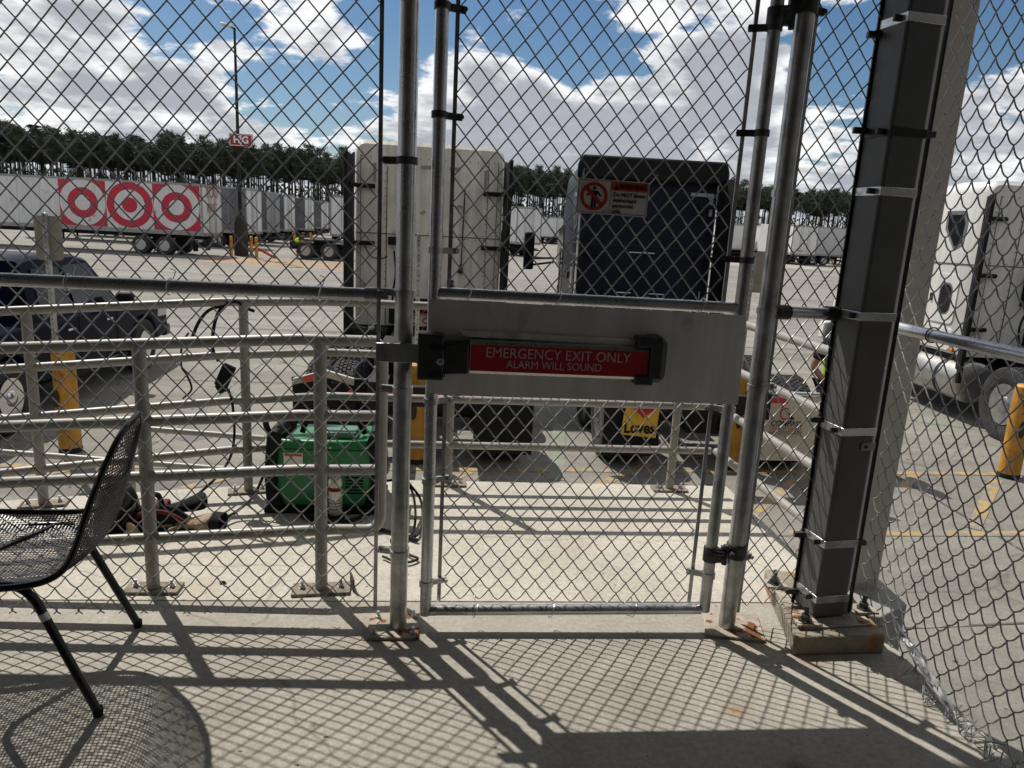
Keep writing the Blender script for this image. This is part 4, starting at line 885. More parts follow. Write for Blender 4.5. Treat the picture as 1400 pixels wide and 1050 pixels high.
    secs = [(W, zroof-.06, hw-.03, .12), (W+.06, zroof, hw, .16), (W+.9, zroof+.02, hw, .18), (W+1.9, zroof-.08, hw, .22), (W+2.4, zroof-.38, hw-.02, .30), (W+2.75, zroof-.80, hw-.05, .35), (W+3.25, 2.15, hw-.10, .25), (W+3.4, 1.95, hw-.16, .15), (W+4.9, 1.72, hw-.30, .2), (W+5.2, 1.35, hw-.40, .2)]
    rings = [rrect(w_, z0, zr, yy, rr, crown=.05) for yy, zr, w_, rr in secs]
    body = MB().loft(rings).build('cab', paint, t)
    DK = mat('cab_seam', (.03, .03, .03), .7)
    FD = .14 if style == 'plain' else .50
    # rear wall detailing
    yw = W-.004
    def seam(x0, z0_, x1, z1_, r=.006): MB().tube([(x0, yw, z0_), (x1, yw, z1_)], r, 5).build('seam', DK, t)
    seam(-1.05, 2.35, 1.05, 2.35); seam(-.62, z0+.02, -.62, zroof-.35); seam(-1.0, z0+.1, -1.0, zroof-.2, .004); seam(1.0, z0+.1, 1.0, zroof-.2, .004); seam(.86, z0+.1, .86, zroof-.2, .004)
    for s in (-1, 1):   # side fairing and its rubber edge
        m = MB(); m.loft([[(s*(hw+.005), W+.02, zb), (s*(hw+.045), W-.02, zb), (s*(hw+.060), W-FD, zb), (s*(hw+.035), W-FD, zb)] for zb in (.62, zroof-.22)]); fa = m.build('side_fairing', (side_paint or BLACK) if s < 0 else BLACK, t)
        m = MB(); m.span((s*(hw+.055)-.028, W-FD-.06, .60), (s*(hw+.055)+.028, W-FD+.02, zroof-.20)); m.build('rubber_edge', BLACK, t, bevel=.01)
        for zz in ((3.02, 2.20, 1.40) if s < 0 else (3.00, 2.21, 1.38)):
            m = MB(); m.tube([(s*(hw-.30), W-.03, zz), (s*(hw-.05), W-.05, zz+.0), (s*(hw+.03), W-FD+.05, zz+.01)], .032, 8); m.build('fairing_bracket', BLACK, t)
    rv = MB()
    for xr in (-1.03, -.64, .84, 1.03):
        k = z0+.15
        while k < zroof-.25: rv.tube([(xr, yw-.004, k), (xr, yw+.003, k)], .009, 6); k += .11
    for zr in (2.38, 2.32, zroof-.22):
        k = -.98
        while k < 1.0: rv.tube([(k, yw-.004, zr), (k, yw+.003, zr)], .009, 6); k += .12
    rv.build('rivets', mat('rivet_metal', (.25, .25, .24), .5, .3) if style != 'blue' else DARKM, t, kind='stuff')
    cp_ = MB(); cp_.box((.0, yw-.02, 1.30), (.55, .035, .22)); cpo = cp_.build('connection_plate', DARKM, t, bevel=.008)
    for k, (xh, mh) in enumerate(((-.18, mat('blue_hose', (.02, .06, .25), .4)), (.0, mat('red_hose', (.35, .02, .02), .4)), (.18, BLACK))):
        MB().tube([(xh, yw-.04, 1.30), (xh, yw-.10, 1.30)], .028, 8).build('glad_hand', GALVD, cpo)
        c0 = [Vector((xh+.05*math.cos(a*1.0), yw-.22-.05*a/6+.05*math.sin(a), 1.28-.018*a)) for a in [q*.7 for q in range(36)]]
        MB().tube([Vector((xh, yw-.10, 1.30))]+c0, .011, 6).build('coiled_air_line', mh, t)
    if style == 'white':
        for x_, z_, w_, h_ in ((-.80, 3.22, .045, .26), (.82, 3.20, .045, .26), (-.05, 3.33, .17, .045), (.36, 3.33, .15, .045)):
            m = MB(); m.box((x_, yw-.003, z_), (w_, .006, h_)); m.build('grey_label', mat('grey_tape', (.30, .29, .27), .6), t)
        MB().tube([(.52, yw-.03, 3.05), (.50, yw-.03, 1.92)], .010, 6).build('hose', BLACK, t); MB().tube([(.50, yw-.03, 1.95), (.49, yw-.03, 1.82)], [.02, .038], 8).build('hose_end', BLACK, t)
        MB().box((.45, yw-.02, 2.80), (.09, .03, .025)).build('hose_bracket', RUST, t)
        MB().box((.345, yw-.008, 1.60), (.095, .02, .22)).build('vent', BLACK, t, bevel=.01)
        MB().tube(spline([(-.95, yw-.02, 2.2), (-.85, yw-.03, 2.02), (-.70, yw-.03, 1.98), (-.6, yw-.02, 2.02)], 5), .008, 5).build('wire_loop', BLACK, t)
        MB().box((-.50, yw-.05, 2.25), (.18, .09, .12)).build('work_lamp_box', BLACK, t, bevel=.01)
        MB().box((-.45, yw-.05, 1.15), (.22, .12, .25)).build('connector_box', BLACK, t, bevel=.01)
        MB().tube(spline([(-.5, yw-.05, 2.1), (-.46, yw-.25, 1.8), (-.50, yw-.25, 1.4), (-.45, yw-.1, 1.2)], 6), .015, 6).build('air_line', BLACK, t)
        MB().tube([(-.80, W-.3, 1.0), (-.80, W-.3, .65)], .05, 10).build('white_filter', WHT, t)
        m = MB(); m.prism([(-1.16, .62), (-.55, .62), (-.55, .97), (-1.16, .97)], 'y', W-.45, W-.05); m.build('battery_box', DARKM, t, bevel=.02)
    if style == 'blue':
        for s in (-1, 1):
            m = MB(); m.prism([(s*.98, 3.20), (s*.98, 2.86), (s*.93, 2.86), (s*.93, 3.15), (s*.62, 3.15), (s*.62, 3.20)], 'y', yw-.004, yw); m.build('reflective_tape', mat('silver_tape', (.42, .44, .46), .4), t, smooth=False)
        seam(.0, 1.3, .0, 2.30, .005)
        for xa, xb, zz in ((-.28, .12, 2.25), (-.45, -.2, 1.62), (.10, .33, 1.62)):
            MB().tube([(xa, yw, zz), (xa, yw-.06, zz), (xb, yw-.06, zz), (xb, yw, zz)], .012, 6).build('grab_bar', GALVD, t)
        m = MB(); m.tube([(.08, yw-.05, 1.50), (.08, yw, 1.50)], .075, 20); m.build('round_lamp', HUB, t); m = MB(); m.tube([(-.30, yw-.05, 1.50), (-.30, yw, 1.50)], .07, 20); m.build('round_socket', DARKM, t)
        MB().tube(spline([(-.22, yw-.05, 1.5), (-.14, yw-.12, 1.8), (-.10, yw-.1, 2.1), (-.06, yw-.02, 2.28)], 5), .012, 6).build('coiled_line', BLACK, t)
        m = MB(); m.prism([(-1.17, zroof-.30), (1.17, zroof-.30), (1.17, zroof-.1), (1.12, zroof+.05), (-1.12, zroof+.05), (-1.17, zroof-.1)], 'y', W-.10, W-.001); m.build('roof_trim', BLACK, t, bevel=.04)
        m = MB(); m.tube([(-1.02, W-1.55, .72), (-1.02, W-1.55, 1.35)], .10, 20); m.build('chrome_stack_guard', CHROME, t)
    # side: windows, doors, tanks, steps (both sides)
    for s in (-1, 1):
        xs = s*(hw+.004)
        def side_poly(poly, name, m_, d=.010, par=t):
            mm = MB(); mm.prism(poly, 'x', xs-.004*s, xs+d*s); return mm.build(name, m_, par, bevel=.003)
        def rr2(y0_, y1_, z0_, z1_, r=.06):
            out = []
            for cy, cz, a0 in ((y1_-r, z1_-r, 0), (y0_+r, z1_-r, 90), (y0_+r, z0_+r, 180), (y1_-r, z0_+r, 270)):
                for k in range(5): a = R(a0+22.5*k); out.append((cy+r*math.cos(a), cz+r*math.sin(a)))
            return out
        dr = side_poly(rr2(W+.30, W+.98, 1.42, 2.18, .10), 'bunk_door', paint, .012)
        mm = MB(); mm.prism(rr2(W+.44, W+.72, 1.58, 2.02, .12), 'x', xs+.010*s, xs+.018*s); mm.build('bunk_window', GLASS, dr)
        side_poly(rr2(W+.25, W+1.15, 1.02, 1.36, .10), 'locker_door', paint, .010)
        rg = mat('window_gasket', (.16, .16, .16), .6)
        side_poly([(W+.39, 2.63), (W+.60, 2.54), (W+.90, 2.86), (W+.92, 3.14), (W+.46, 3.14), (W+.36, 2.95)], 'window_gasket', rg, .004)
        mm = MB(); mm.prism(rr2(W+.41, W+.75, 1.55, 2.05, .14), 'x', xs+.009*s, xs+.013*s); mm.build('window_gasket', rg, dr)
        for hy, hz in ((W+.93, 1.80), (W+1.10, 1.20), (W+2.15, 1.70)): mm = MB(); mm.box((xs+.02*s, hy, hz), (.03, .05, .12)); mm.build('door_handle', BLACK, t, bevel=.008)
        MB().tube([(xs+.01*s, W+1.86, 1.25), (xs+.06*s, W+1.86, 1.28), (xs+.06*s, W+1.86, 2.2), (xs+.01*s, W+1.86, 2.23)], .016, 8).build('grab_bar', CHROME, t)
        for hy in (W+.2, W+1.6): mm = MB(); mm.box((xs+.01*s, hy, 1.04), (.03, .10, .04)); mm.build('marker_light', mat('amber_lens', (.6, .2, .01), .3), t, bevel=.006)
        side_poly([(W+.45, 2.66), (W+.60, 2.60), (W+.84, 2.88), (W+.86, 3.08), (W+.50, 3.08), (W+.42, 2.95)], 'upper_window', GLASS, .008)
        MB().tube([(xs+.004*s, W+.02, 2.35), (xs+.004*s, W+3.2, 2.32)], .006, 5).build('seam', DK, t)
        side_poly([(W+2.05, 1.85), (W+3.0, 1.85), (W+2.75, 2.55), (W+2.05, 2.60)], 'door_window', GLASS, .004)
        side_poly([(W+1.95, 1.0), (W+1.97, 1.0), (W+1.97, 2.62), (W+1.95, 2.62)], 'door_gap', DK, .004)
        # fuel tank with straps
        m = MB(); m.tube([(s*.98, W-.15, .60), (s*.98, W-.12, .60), (s*.98, W+1.55, .60), (s*.98, W+1.58, .60)], [.27, .315, .315, .27], 28); tk = m.build('fuel_tank', mat('dull_aluminium_tank', (.50, .49, .46), .34, .85, .12, 3), t)
        for yy in (W+.35, W+1.15): m = MB(); m.tube([(s*.98, yy-.03, .60), (s*.98, yy+.03, .60)], .322, 28); m.build('tank_strap', DARKM, tk)
        m = MB(); m.span((s*1.02-.13, W+2.0, .35), (s*1.02+.13, W+2.9, .95)); m.build('cab_steps', DARKM, t, bevel=.02)
        mx = 1.62 if style == 'blue' else 1.30
        m = MB(); m.box((s*mx, W+2.9, 2.10), (.20, .12, .72)); mr = m.build('mirror', BLACK, t, bevel=.04)
        m = MB(); m.tube([(s*1.12, W+2.95, 1.90), (s*mx, W+2.9, 1.82)], .022, 6); m.tube([(s*1.12, W+2.95, 1.98), (s*mx, W+2.9, 1.95)], .022, 6); m.build('mirror_arm', BLACK, mr)
    m = MB(); m.add([(-.85, W+3.17, 2.10), (.85, W+3.17, 2.10), (.85, W+2.80, 2.66), (-.85, W+2.80, 2.66)], [(0, 1, 2, 3)]); m.build('windscreen', GLASS, t, solid=.01)
    m = MB(); m.span((-.95, W+5.1, .45), (.95, W+5.35, .85)); m.build('bumper', paint, t, bevel=.05)
    t.location = (x, y, LOT); t.rotation_euler = (0, 0, rz)
    return t
tractor('off-white sleeper truck tractor seen from behind, left of the gate post', -.29, 7.0, R(.3), OFFW, zroof=3.66, hw=1.09, wall=4.0)
tractor('dark navy sleeper truck tractor seen from behind through the gate', 2.93, 7.05, R(-2.0), NAVY, zroof=3.62, hw=1.06, wall=4.15, style='blue', flap='blue', side_paint=NAVYM)
rt_ = tractor('white sleeper truck tractor at the right with a round fuel tank and bunk window', 8.64, 6.0, R(-4), WHT, zroof=3.55, hw=1.18, wall=4.0, axles=(1.6, 2.9), style='plain')
for yy, zz in ((3.86, 1.9),):
    for k in range(3):
        m = MB(); x0 = 8.64-.45+.16*k
        m.tube(spline([(x0, 9.9, LOT+2.3), (x0+.05, 9.75, LOT+2.0-k*.1), (x0-.12, 9.7, LOT+1.5), (x0+.02, 9.75, LOT+1.15+k*.1), (x0+.15, 9.7, LOT+1.5), (x0+.10, 9.9, LOT+1.9)], 6), .016, 6)
        h_ = m.build('air_line', [BLACK, BLACK, GRN][k]); h_.parent = rt_; h_.location = (-rt_.location.x, -rt_.location.y, -rt_.location.z)
m = MB(); m.box((8.64-.42, 9.93, LOT+2.05), (.07, .05, .55)); h_ = m.build('lamp_bar', BLACK); h_.parent = rt_; h_.location = -rt_.location
# ------------------------------------------------------------------ pickup
def pickup():
    t = thing('pickup_truck', 'dark navy pickup truck parked at the left behind the railings', 'pickup', (0, 0, 0)); w = .97
    # side silhouette (y, z), nose towards +y
    def arch(cy, r=.47): return [(cy-r*math.cos(a), .42+r*math.sin(a)*.98) for a in [math.pi*k/8 for k in range(9)]]
    low = [(.0, .55), (.0, 1.12), (1.75, 1.15), (3.75, 1.14), (4.6, 1.10), (5.45, 1.02), (5.72, .88), (5.78, .50), (5.4, .42)]
    under = [(p[0], p[1]) for p in reversed([q for q in arch(4.75)])]+[(3.9, .40), (1.9, .40)]+[(p[0], p[1]) for p in reversed(arch(1.15))]
    m = MB(); m.prism(low+under, 'x', -w, w); body = m.build('body', PICK, t, bevel=.06, seg=3)
    rings = []
    for yy, zr, wt in ((1.78, 1.14, .93), (1.95, 1.86, .74), (2.3, 1.90, .73), (3.2, 1.89, .73), (3.55, 1.82, .74), (4.15, 1.13, .90)):
        rings.append([(-.94, yy, 1.10), (-wt, yy, zr-.04), (-wt+.06, yy, zr), (wt-.06, yy, zr), (wt, yy, zr-.04), (.94, yy, 1.10)])
    m = MB().loft(rings); m.build('cabin', PICK, t, bevel=.02)
    for s in (-1, 1):
        def sw(y0, y1, y2, y3, name):
            mm = MB(); f = lambda z: s*(.94-(z-1.10)/(.76)*.20+.006)
            mm.add([(f(1.18), y0, 1.18), (f(1.18), y1, 1.18), (f(1.76), y2, 1.76), (f(1.76), y3, 1.76)], [(0, 1, 2, 3)]); mm.build(name, GLASS, t, smooth=False, solid=.006)
        sw(2.02, 2.72, 2.72, 2.12, 'rear_door_window'); sw(2.82, 3.88, 3.45, 2.82, 'front_door_window')
        for y0 in (2.77, 3.85): m = MB(); m.span((s*.972-.004, y0-.006, .46), (s*.972+.004, y0+.006, 1.12)); m.build('door_gap', BLACK, t)
        for y0 in (2.55, 3.6): m = MB(); m.box((s*.985, y0-.02, .98), (.03, .18, .03)); m.build('door_handle', CHROME, t, bevel=.008)
        m = MB(); m.box((s*1.13, 3.78, 1.24), (.24, .14, .20)); mr = m.build('mirror', BLACK, t, bevel=.04); m = MB(); m.box((s*1.0, 3.80, 1.18), (.14, .06, .05)); m.build('mirror_arm', BLACK, mr)
        m = MB(); m.prism([(5.30, .78), (5.70, .76), (5.72, .92), (5.35, .98)], 'x', s*.80, s*.975); m.build('headlight', mat('clear_lens', (.35, .37, .40), .1, 0, .05, 5, coat=1), t, bevel=.02)
        m = MB(); m.span((s*.985-.012, 1.75, .36), (s*.985+.012, 4.05, .42)); m.build('side_step', BLACK, t)
        m = MB(); m.prism([(1.15-.52*math.cos(a), .44+.52*math.sin(a)) for a in [math.pi*k/12 for k in range(13)]]+[(1.15+.46*math.cos(a), .44+.46*math.sin(a)) for a in [math.pi*k/12 for k in range(13)]], 'x', s*.94, s*1.0); m.build('wheel_arch_trim', BLACK, t)
        for yy in (1.15, 4.75): put_wheel(t, s*.86, yy, s, r=.41, w=.27, metal=CHROME, tread=False)
    m = MB(); m.add([(-.80, 4.11, 1.16), (.80, 4.11, 1.16), (.69, 3.60, 1.79), (-.69, 3.60, 1.79)], [(0, 1, 2, 3)]); m.build('windscreen', GLASS, t, solid=.01)
    m = MB(); m.span((-.7, 5.73, .60), (.7, 5.80, .92)); m.build('grille', BLACK, t, bevel=.02)
    m = MB(); m.span((-.95, 5.70, .40), (.95, 5.92, .60)); m.build('front_bumper', BLKP, t, bevel=.04)
    m = MB(); m.span((-.85, .15, 1.0), (.85, 1.75, 1.13)); m.build('bed_floor', BLACK, t)
    m = MB(); m.span((-.95, -.18, .50), (.95, .02, .68)); m.build('rear_bumper', CHROME, t, bevel=.03)
    m = MB(); m.tube([(-.62, 2.5, 1.93), (-.62, 3.0, 1.93)], .03, 8); m.build('roof_antenna', BLACK, t)
    t.location = (-5.75, 7.0, LOT); t.rotation_euler = (0, 0, R(0))
pickup()

# ------------------------------------------------------------------ trailers
def trailer(label, x, y, ang, L=16.1, paint=TRW, name='box_trailer', group=None, bullseye=False, sides=None, detail=True, z=LOT, small=None, H=4.10, ZB=1.15):
    """origin under the rear doors; body runs along local -x ... rear doors face +x"""
    t = thing(name, label, 'trailer', (0, 0, 0), group)
    W = 1.3; ZT = H
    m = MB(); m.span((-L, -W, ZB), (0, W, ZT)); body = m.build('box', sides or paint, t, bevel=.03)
    m = MB()
    for s in (-1, 1):
        m.span((-L, s*(W+.012)-.012, ZT-.10), (.0, s*(W+.012)+.012, ZT+.01)); m.span((-L, s*(W+.012)-.012, ZB-.12), (0, s*(W+.012)+.012, ZB+.08))
    m.span((.001, -W-.02, ZT-.14), (.05, W+.02, ZT+.02)); m.span((.001, -W-.02, ZB-.14), (.05, W+.02, ZB+.02)); m.span((.001, -W-.02, ZB), (.05, -W+.08, ZT)); m.span((.001, W-.08, ZB), (.05, W+.02, ZT)); m.build('frame_rails', TRG, t)
    if detail:
        n = int(L/1.22)
        for k in range(1, n):
            for s in (-1,): m = MB(); m.span((-k*L/n-.012, s*(W+.002)-.003, ZB+.08), (-k*L/n+.012, s*(W+.002)+.003, ZT-.1)); m.build('panel_joint', TRG if not bullseye else mat('pale_joint', (.45, .45, .45)), body, smooth=False)
        for dy in (-1, 1):
            m = MB(); m.span((.012, dy*.62-.59, ZB+.03), (.04, dy*.62+.59, ZT-.15)); d_ = m.build('rear_door', paint, t, bevel=.008)
            for q in (.28, .46): m = MB(); m.tube([(.07, dy*q, ZB), (.07, dy*q, ZT-.1)], .018, 6); m.build('lock_rod', GALVD, d_)
    m = MB()
    for s in (-1, 1): m.span((-L+.3, s*.45-.06, ZB-.35), (-.3, s*.45+.06, ZB-.14))
    m.span((-.9, -1.15, .62), (-.2, 1.15, .70)); m.span((.0, -1.15, .50), (.08, 1.15, .62))
    for s in (-1, 1): m.span((.0, s*.6-.05, .55), (.06, s*.6+.05, ZB-.1))
    m.build('underframe', DARKM, t)
    m = MB()
    for s in (-1, 1): m.tube([(-L+2.6, s*.75, ZB-.1), (-L+2.6, s*.75, .08)], .07, 8); m.tube([(-L+2.6, s*.75, .5), (-L+3.5, s*.75, ZB-.2)], .03, 6); m.box((-L+2.6, s*.75, .04), (.3, .25, .06))
    m.tube([(-L+2.6, -.75, .6), (-L+2.6, .75, .6)], .04, 6); m.build('landing_gear', DARKM, t)
    for a in (-2.1, -3.4):
        for s in (-1, 1):
            w_ = MB(); w_.v = []
            global TR_TY
            o = bpy.data.objects.new('wheel', TR_TY[0]); COL.objects.link(o); o.parent = t; o.location = (a, s*1.02, .5)
            r_ = bpy.data.objects.new('rim', TR_TY[1]); COL.objects.link(r_); r_.parent = o; r_.rotation_euler = (0, 0, 0 if s < 0 else math.pi)
    for s in (-.62, .62):
        m = MB(); m.span((-.62, s*1.3-.3, .25), (-.60, s*1.3+.3, .85)); m.build('mud_flap', BLACK, t)
    for s in (-1, 1): m = MB(); m.box((.055, s*1.1, ZB-.06), (.02, .14, .07)); m.build('tail_lamp', REDLT, t)
    if bullseye:
        zc = (ZB+ZT)/2+.02; h = 2.55; ys = -W-.016
        def disc(cx, r, m_, d, name, par): mm = MB(); mm.add([(cx+.985*r*math.cos(a), ys-d, zc+.955*r*math.sin(a)) for a in [2*math.pi*k/64 for k in range(64)]], [tuple(range(64))]); return mm.build(name, m_, par, smooth=False)
        for i, cx in enumerate((-.06-1.26-2*2.53, -.06-1.26-2.53, -.06-1.26)):
            sq = 1.30
            mm = MB(); mm.add([(cx-1.26, ys-.001, zc-1.22), (cx+1.26, ys-.001, zc-1.22), (cx+1.26, ys-.001, zc+1.22), (cx-1.26, ys-.001, zc+1.22)], [(0, 1, 2, 3)])
            inv = i != 1
            b = mm.build('bullseye_square', TRR if inv else TRW, body, smooth=False)
            cs = [(1.26, TRW), (.84, TRR), (.42, TRW)] if inv else [(1.26, TRR), (.84, TRW), (.42, TRR)]
            # third level is the deepest: discs are parts of the box beside their square
            for k, (r_, m_) in enumerate(cs): disc(cx, r_, m_, .004+.003*k, 'bullseye_ring', body)
        for i, s_ in enumerate(('YOU', 'FIRST')):
            text(s_, .95 if i == 0 else .70, (.062, 0, 3.45-.85*i), FADR, t, rot=(R(90), 0, R(90)), bold=.01, squeeze=.8)
        text('60 AERO', .2, (-.4, ys-.004, 1.45), FADR, t) if False else None
    if small:
        text(small, .26, (-.0+.066, -.35, ZB+.32), FADR, t, rot=(R(90), 0, R(90)), bold=.02)
    t.location = (x, y, z); t.rotation_euler = (0, 0, ang); return t
def _trty():
    w = MB(); w.lathe_x((0, 0, 0), [(-.27, .30), (-.27, .46), (-.22, .50), (.22, .50), (.27, .46), (.27, .30)], 24); w.v = [(b, a, c) for a, b, c in w.v]; o = w.build('wheel', TYRE)
    r = MB(); r.lathe_x((0, 0, 0), [(-.275, .29), (-.25, .26), (-.18, .22), (-.18, .12), (-.27, .10), (-.27, .01)], 20); r.v = [(b, a, c) for a, b, c in r.v]; q = r.build('rim', HUB)
    a, b = o.data, q.data; bpy.data.objects.remove(o); bpy.data.objects.remove(q); return a, b
TR_TY = _trty()
TA = -YAW
trailer('long white box trailer with three big red bullseyes on its side', -13.22, 42.3, TA, bullseye=True, H=3.84, ZB=1.24)
row = [(348, 53, 'white trailer behind the light pole, first past the bullseye trailer', '697 . 7031'), (374, 60, 'grey trailer second past the bullseye trailer, dark side in shade', None), (396, 66, 'white trailer third past the bullseye trailer', None), (423, 74, 'white trailer rear above the yard tractor, fourth in the row', None), (444, 86, 'small white trailer with red number low on its door, fifth in the row', 'C 7031'), (453, 100, 'distant narrow trailer, sixth in the row', None), (463, 118, 'distant trailer, seventh and last in the row left of the white tractor', None)]
for i, (px, d, lab_, sm) in enumerate(row):
    p = at_y(px, 330, d); trailer(lab_, p.x, d, TA+R(-3), group='trailers parked side by side beyond the lot', small=sm, detail=i < 5, paint=[TRW, TRG, TRW, TRW, TRW, TRW, TRW][i], sides=mat('shaded_dark_trailer_side', (.13, .13, .135), .6, 0, .2, 1))  # shade between the parked trailers is painted in as a dark side colour
# one trailer whose rear faces us, half hidden by the white tractor
p = at_y(474, 330, 62); trailer('white trailer half hidden behind the left edge of the off-white tractor', p.x+.6, 58, R(-84), group='trailers parked facing the pad')
# middle distance
p = at_y(716, 330, 60); trailer('grey-white trailer seen between the two sleeper tractors, tail lamp lit red', at_y(722, 330, 62).x, 62, R(-60), group='trailers parked facing the pad', small='X 41', L=14)
far = [(749, 112, -84, 'distant white trailer left of the navy tractor'), (768, 114, -84, 'distant white trailer nearly hidden by the navy tractor'), (1008, 88, -88, 'distant white trailer just right of the navy tractor'), (1035, 90, -88, 'distant white trailer behind the gate hinge stile')]
for px, d, a, lab_ in far: p = at_y(px, 330, d); trailer(lab_, p.x, d, R(a), group='trailers parked facing the pad', detail=False)
p0 = at_y(1087, 330, 76)
trailer('white trailer with red lettering seen through the narrow fence panel', at_y(1100, 330, 74).x, 74, R(-100), group='trailers parked facing the pad', small='HUB', detail=True, L=14)
trailer('long grey-white trailer side-on in the narrow fence panel', at_y(1152, 330, 77).x, 77.5, TA+R(2), L=8.6, paint=mat('pale_grey_panel', (.48, .48, .49), .5, 0, .05, 2), group='trailers parked side by side beyond the lot')
trailer('white trailer rear at the right end of the narrow fence panel', at_y(1172, 330, 74).x+1.2, 73, R(-98), group='trailers parked facing the pad', L=14)
trailer('white trailer half hidden between hinge post and gate stile', at_y(1074, 330, 80).x, 80, R(-98), group='trailers parked facing the pad', L=14, paint=mat('cream_trailer_panel', (.62, .60, .56), .5, 0, .05, 2))

# ------------------------------------------------------------------ yard tractor chassis (bobtail) far left
def bobtail():
    x0 = at_y(404, 340, 44.5).x; t = thing('yard_tractor', 'black bobtail truck chassis with two wheel sets beside a worker', 'truck', (0, 0, 0))
    m = MB(); m.span((0, -.45, .65), (7.5, .45, .95)); m.span((0, -1.1, .55), (.25, 1.1, 1.0)); m.span((1.2, -.5, .95), (2.3, .5, 1.18)); m.build('chassis', DARKM, t, bevel=.03)
    m = MB(); m.prism([(.15, 1.0), (.5, 1.16), (2.9, 1.16), (3.3, .95), (2.9, 1.08), (.5, 1.08)], 'y', -1.15, -.6); m.build('fender', BLKP, t)
    for a in (.95, 2.30):
        for s in (-1, 1):
            o = bpy.data.objects.new('wheel', TR_TY[0]); COL.objects.link(o); o.parent = t; o.location = (a, s*.95, .5); r_ = bpy.data.objects.new('rim', TR_TY[1]); COL.objects.link(r_); r_.parent = o; r_.rotation_euler = (0, 0, 0 if s < 0 else math.pi)
    m = MB(); m.span((4.0, -1.2, .9), (7.2, 1.2, 3.4)); m.build('cab', BLKP, t, bevel=.15)
    m = MB(); m.span((4.2, -1.215, 2.0), (5.4, -1.205, 2.8)); m.build('side_window', GLASS, t)
    t.location = (x0, 44.5, LOT); t.rotation_euler = (0, 0, TA)
bobtail()

# ------------------------------------------------------------------ light pole with lettered sign and its guard bollards
lp = at_y(334, 330, 43.7); LX, LY = lp.x-.18, 43.7
t = thing('light_pole', 'tall dark parking lot light pole carrying a red lettered sign', 'light pole', (LX, LY, LOT))
m = MB(); m.lathe_z((LX, LY, LOT), [(0, .40), (1.9, .38), (2.3, .22)], 20); m.build('base', mat('dark_brown_base', (.035, .028, .022), .8, 0, .2, 4), t)
MB().tube([(LX, LY, LOT+2.2), (LX-.02, LY, 11.15)], [.115, .065], 12).build('shaft', DARKM, t)
m = MB(); m.tube([(LX, LY, 11.1), (LX-.35, LY-.05, 11.25)], .05, 6); m.build('arm', DARKM, t); m = MB(); m.box((LX-.42, LY-.1, 11.25), (.62, .34, .13), Matrix.Rotation(.12, 3, 'Y')); m.build('lamp_head', mat('pale_lamp_head', (.7, .7, .68), .4), t, bevel=.04)
c1 = at_y(313, 183.5, LY-.3); c2 = at_y(345.5, 197, LY-.3); sx0, sx1 = c1.x, c2.x; zc = (c1.z+c2.z)/2-.05; hh = .34
m = MB(); m.span((sx0, LY-.32, zc-hh), (sx1, LY-.28, zc+hh)); sp_ = m.build('red_sign', mat('sign_panel_red', (.30, .012, .02), .5), t)
for xa, xb, za, zb in ((sx0+.03, sx1-.03, zc+hh-.06, zc+hh-.03), (sx0+.03, sx1-.03, zc-hh+.03, zc-hh+.06), (sx0+.03, sx0+.06, zc-hh, zc+hh), (sx1-.06, sx1-.03, zc-hh, zc+hh), ((sx0+sx1)/2-.03, (sx0+sx1)/2+.03, zc-hh+.03, zc+hh-.03)):
    m = MB(); m.span((xa, LY-.326, za), (xb, LY-.321, zb)); m.build('sign_border', WHITEL, sp_, smooth=False)
text('H', .52, (sx0+.42, LY-.327, zc), WHITEL, sp_, bold=.03); text('G', .52, (sx1-.40, LY-.327, zc), WHITEL, sp_, bold=.03)
gl = ['yellow guard bollard at the far left of the light pole base', 'yellow guard bollard next to the pole base on its left', 'yellow guard bollard next to the pole base on its right', 'yellow guard bollard with orange tape at the far right of the pole base']
for (px, dy), lb in zip(((316, -.6), (324.5, .5), (343.5, .5), (350.5, -.6)), gl):
    x = at_y(px, 335, 43.2+dy).x; t = thing('guard_bollard', lb, 'bollard', (x, 43.2+dy, LOT), 'guard bollards round the light pole')
    m = MB(); m.lathe_z((x, 43.2+dy, LOT), [(0, .09), (1.12, .09), (1.16, .05)], 14); m.build('tube', YEL, t)
    m = MB(); m.lathe_z((x, 43.2+dy, LOT), [(.86, .094), (.94, .094)], 14); m.build('orange_tape', ORNG, t)
for px, lb in ((404, 'leaning yellow post behind the crouching worker'), (427, 'leaning yellow post above the black bobtail chassis')):
    p = at_y(px, 330, 47); t = MB().tube([(p.x+.15, 47, LOT), (p.x-.12, 47, LOT+1.45)], .09, 10).build('leaning_bollard', YEL); tag(t, lb, 'bollard')
p = at_y(352, 338, 42.6)
m = MB()
for k in range(5): m.add([p+Vector((.2*k, 0, -.1*k)), p+Vector((.2*k+.22, 0, -.1*k-.08)), p+Vector((.2*k+.2, .05, -.1*k-.26)), p+Vector((.2*k, .05, -.1*k-.14))], [(0, 1, 2, 3)])
tag(m.build('orange_tape_strip', ORNG, solid=.01), 'loose orange tape trailing from the guard bollards', 'tape')

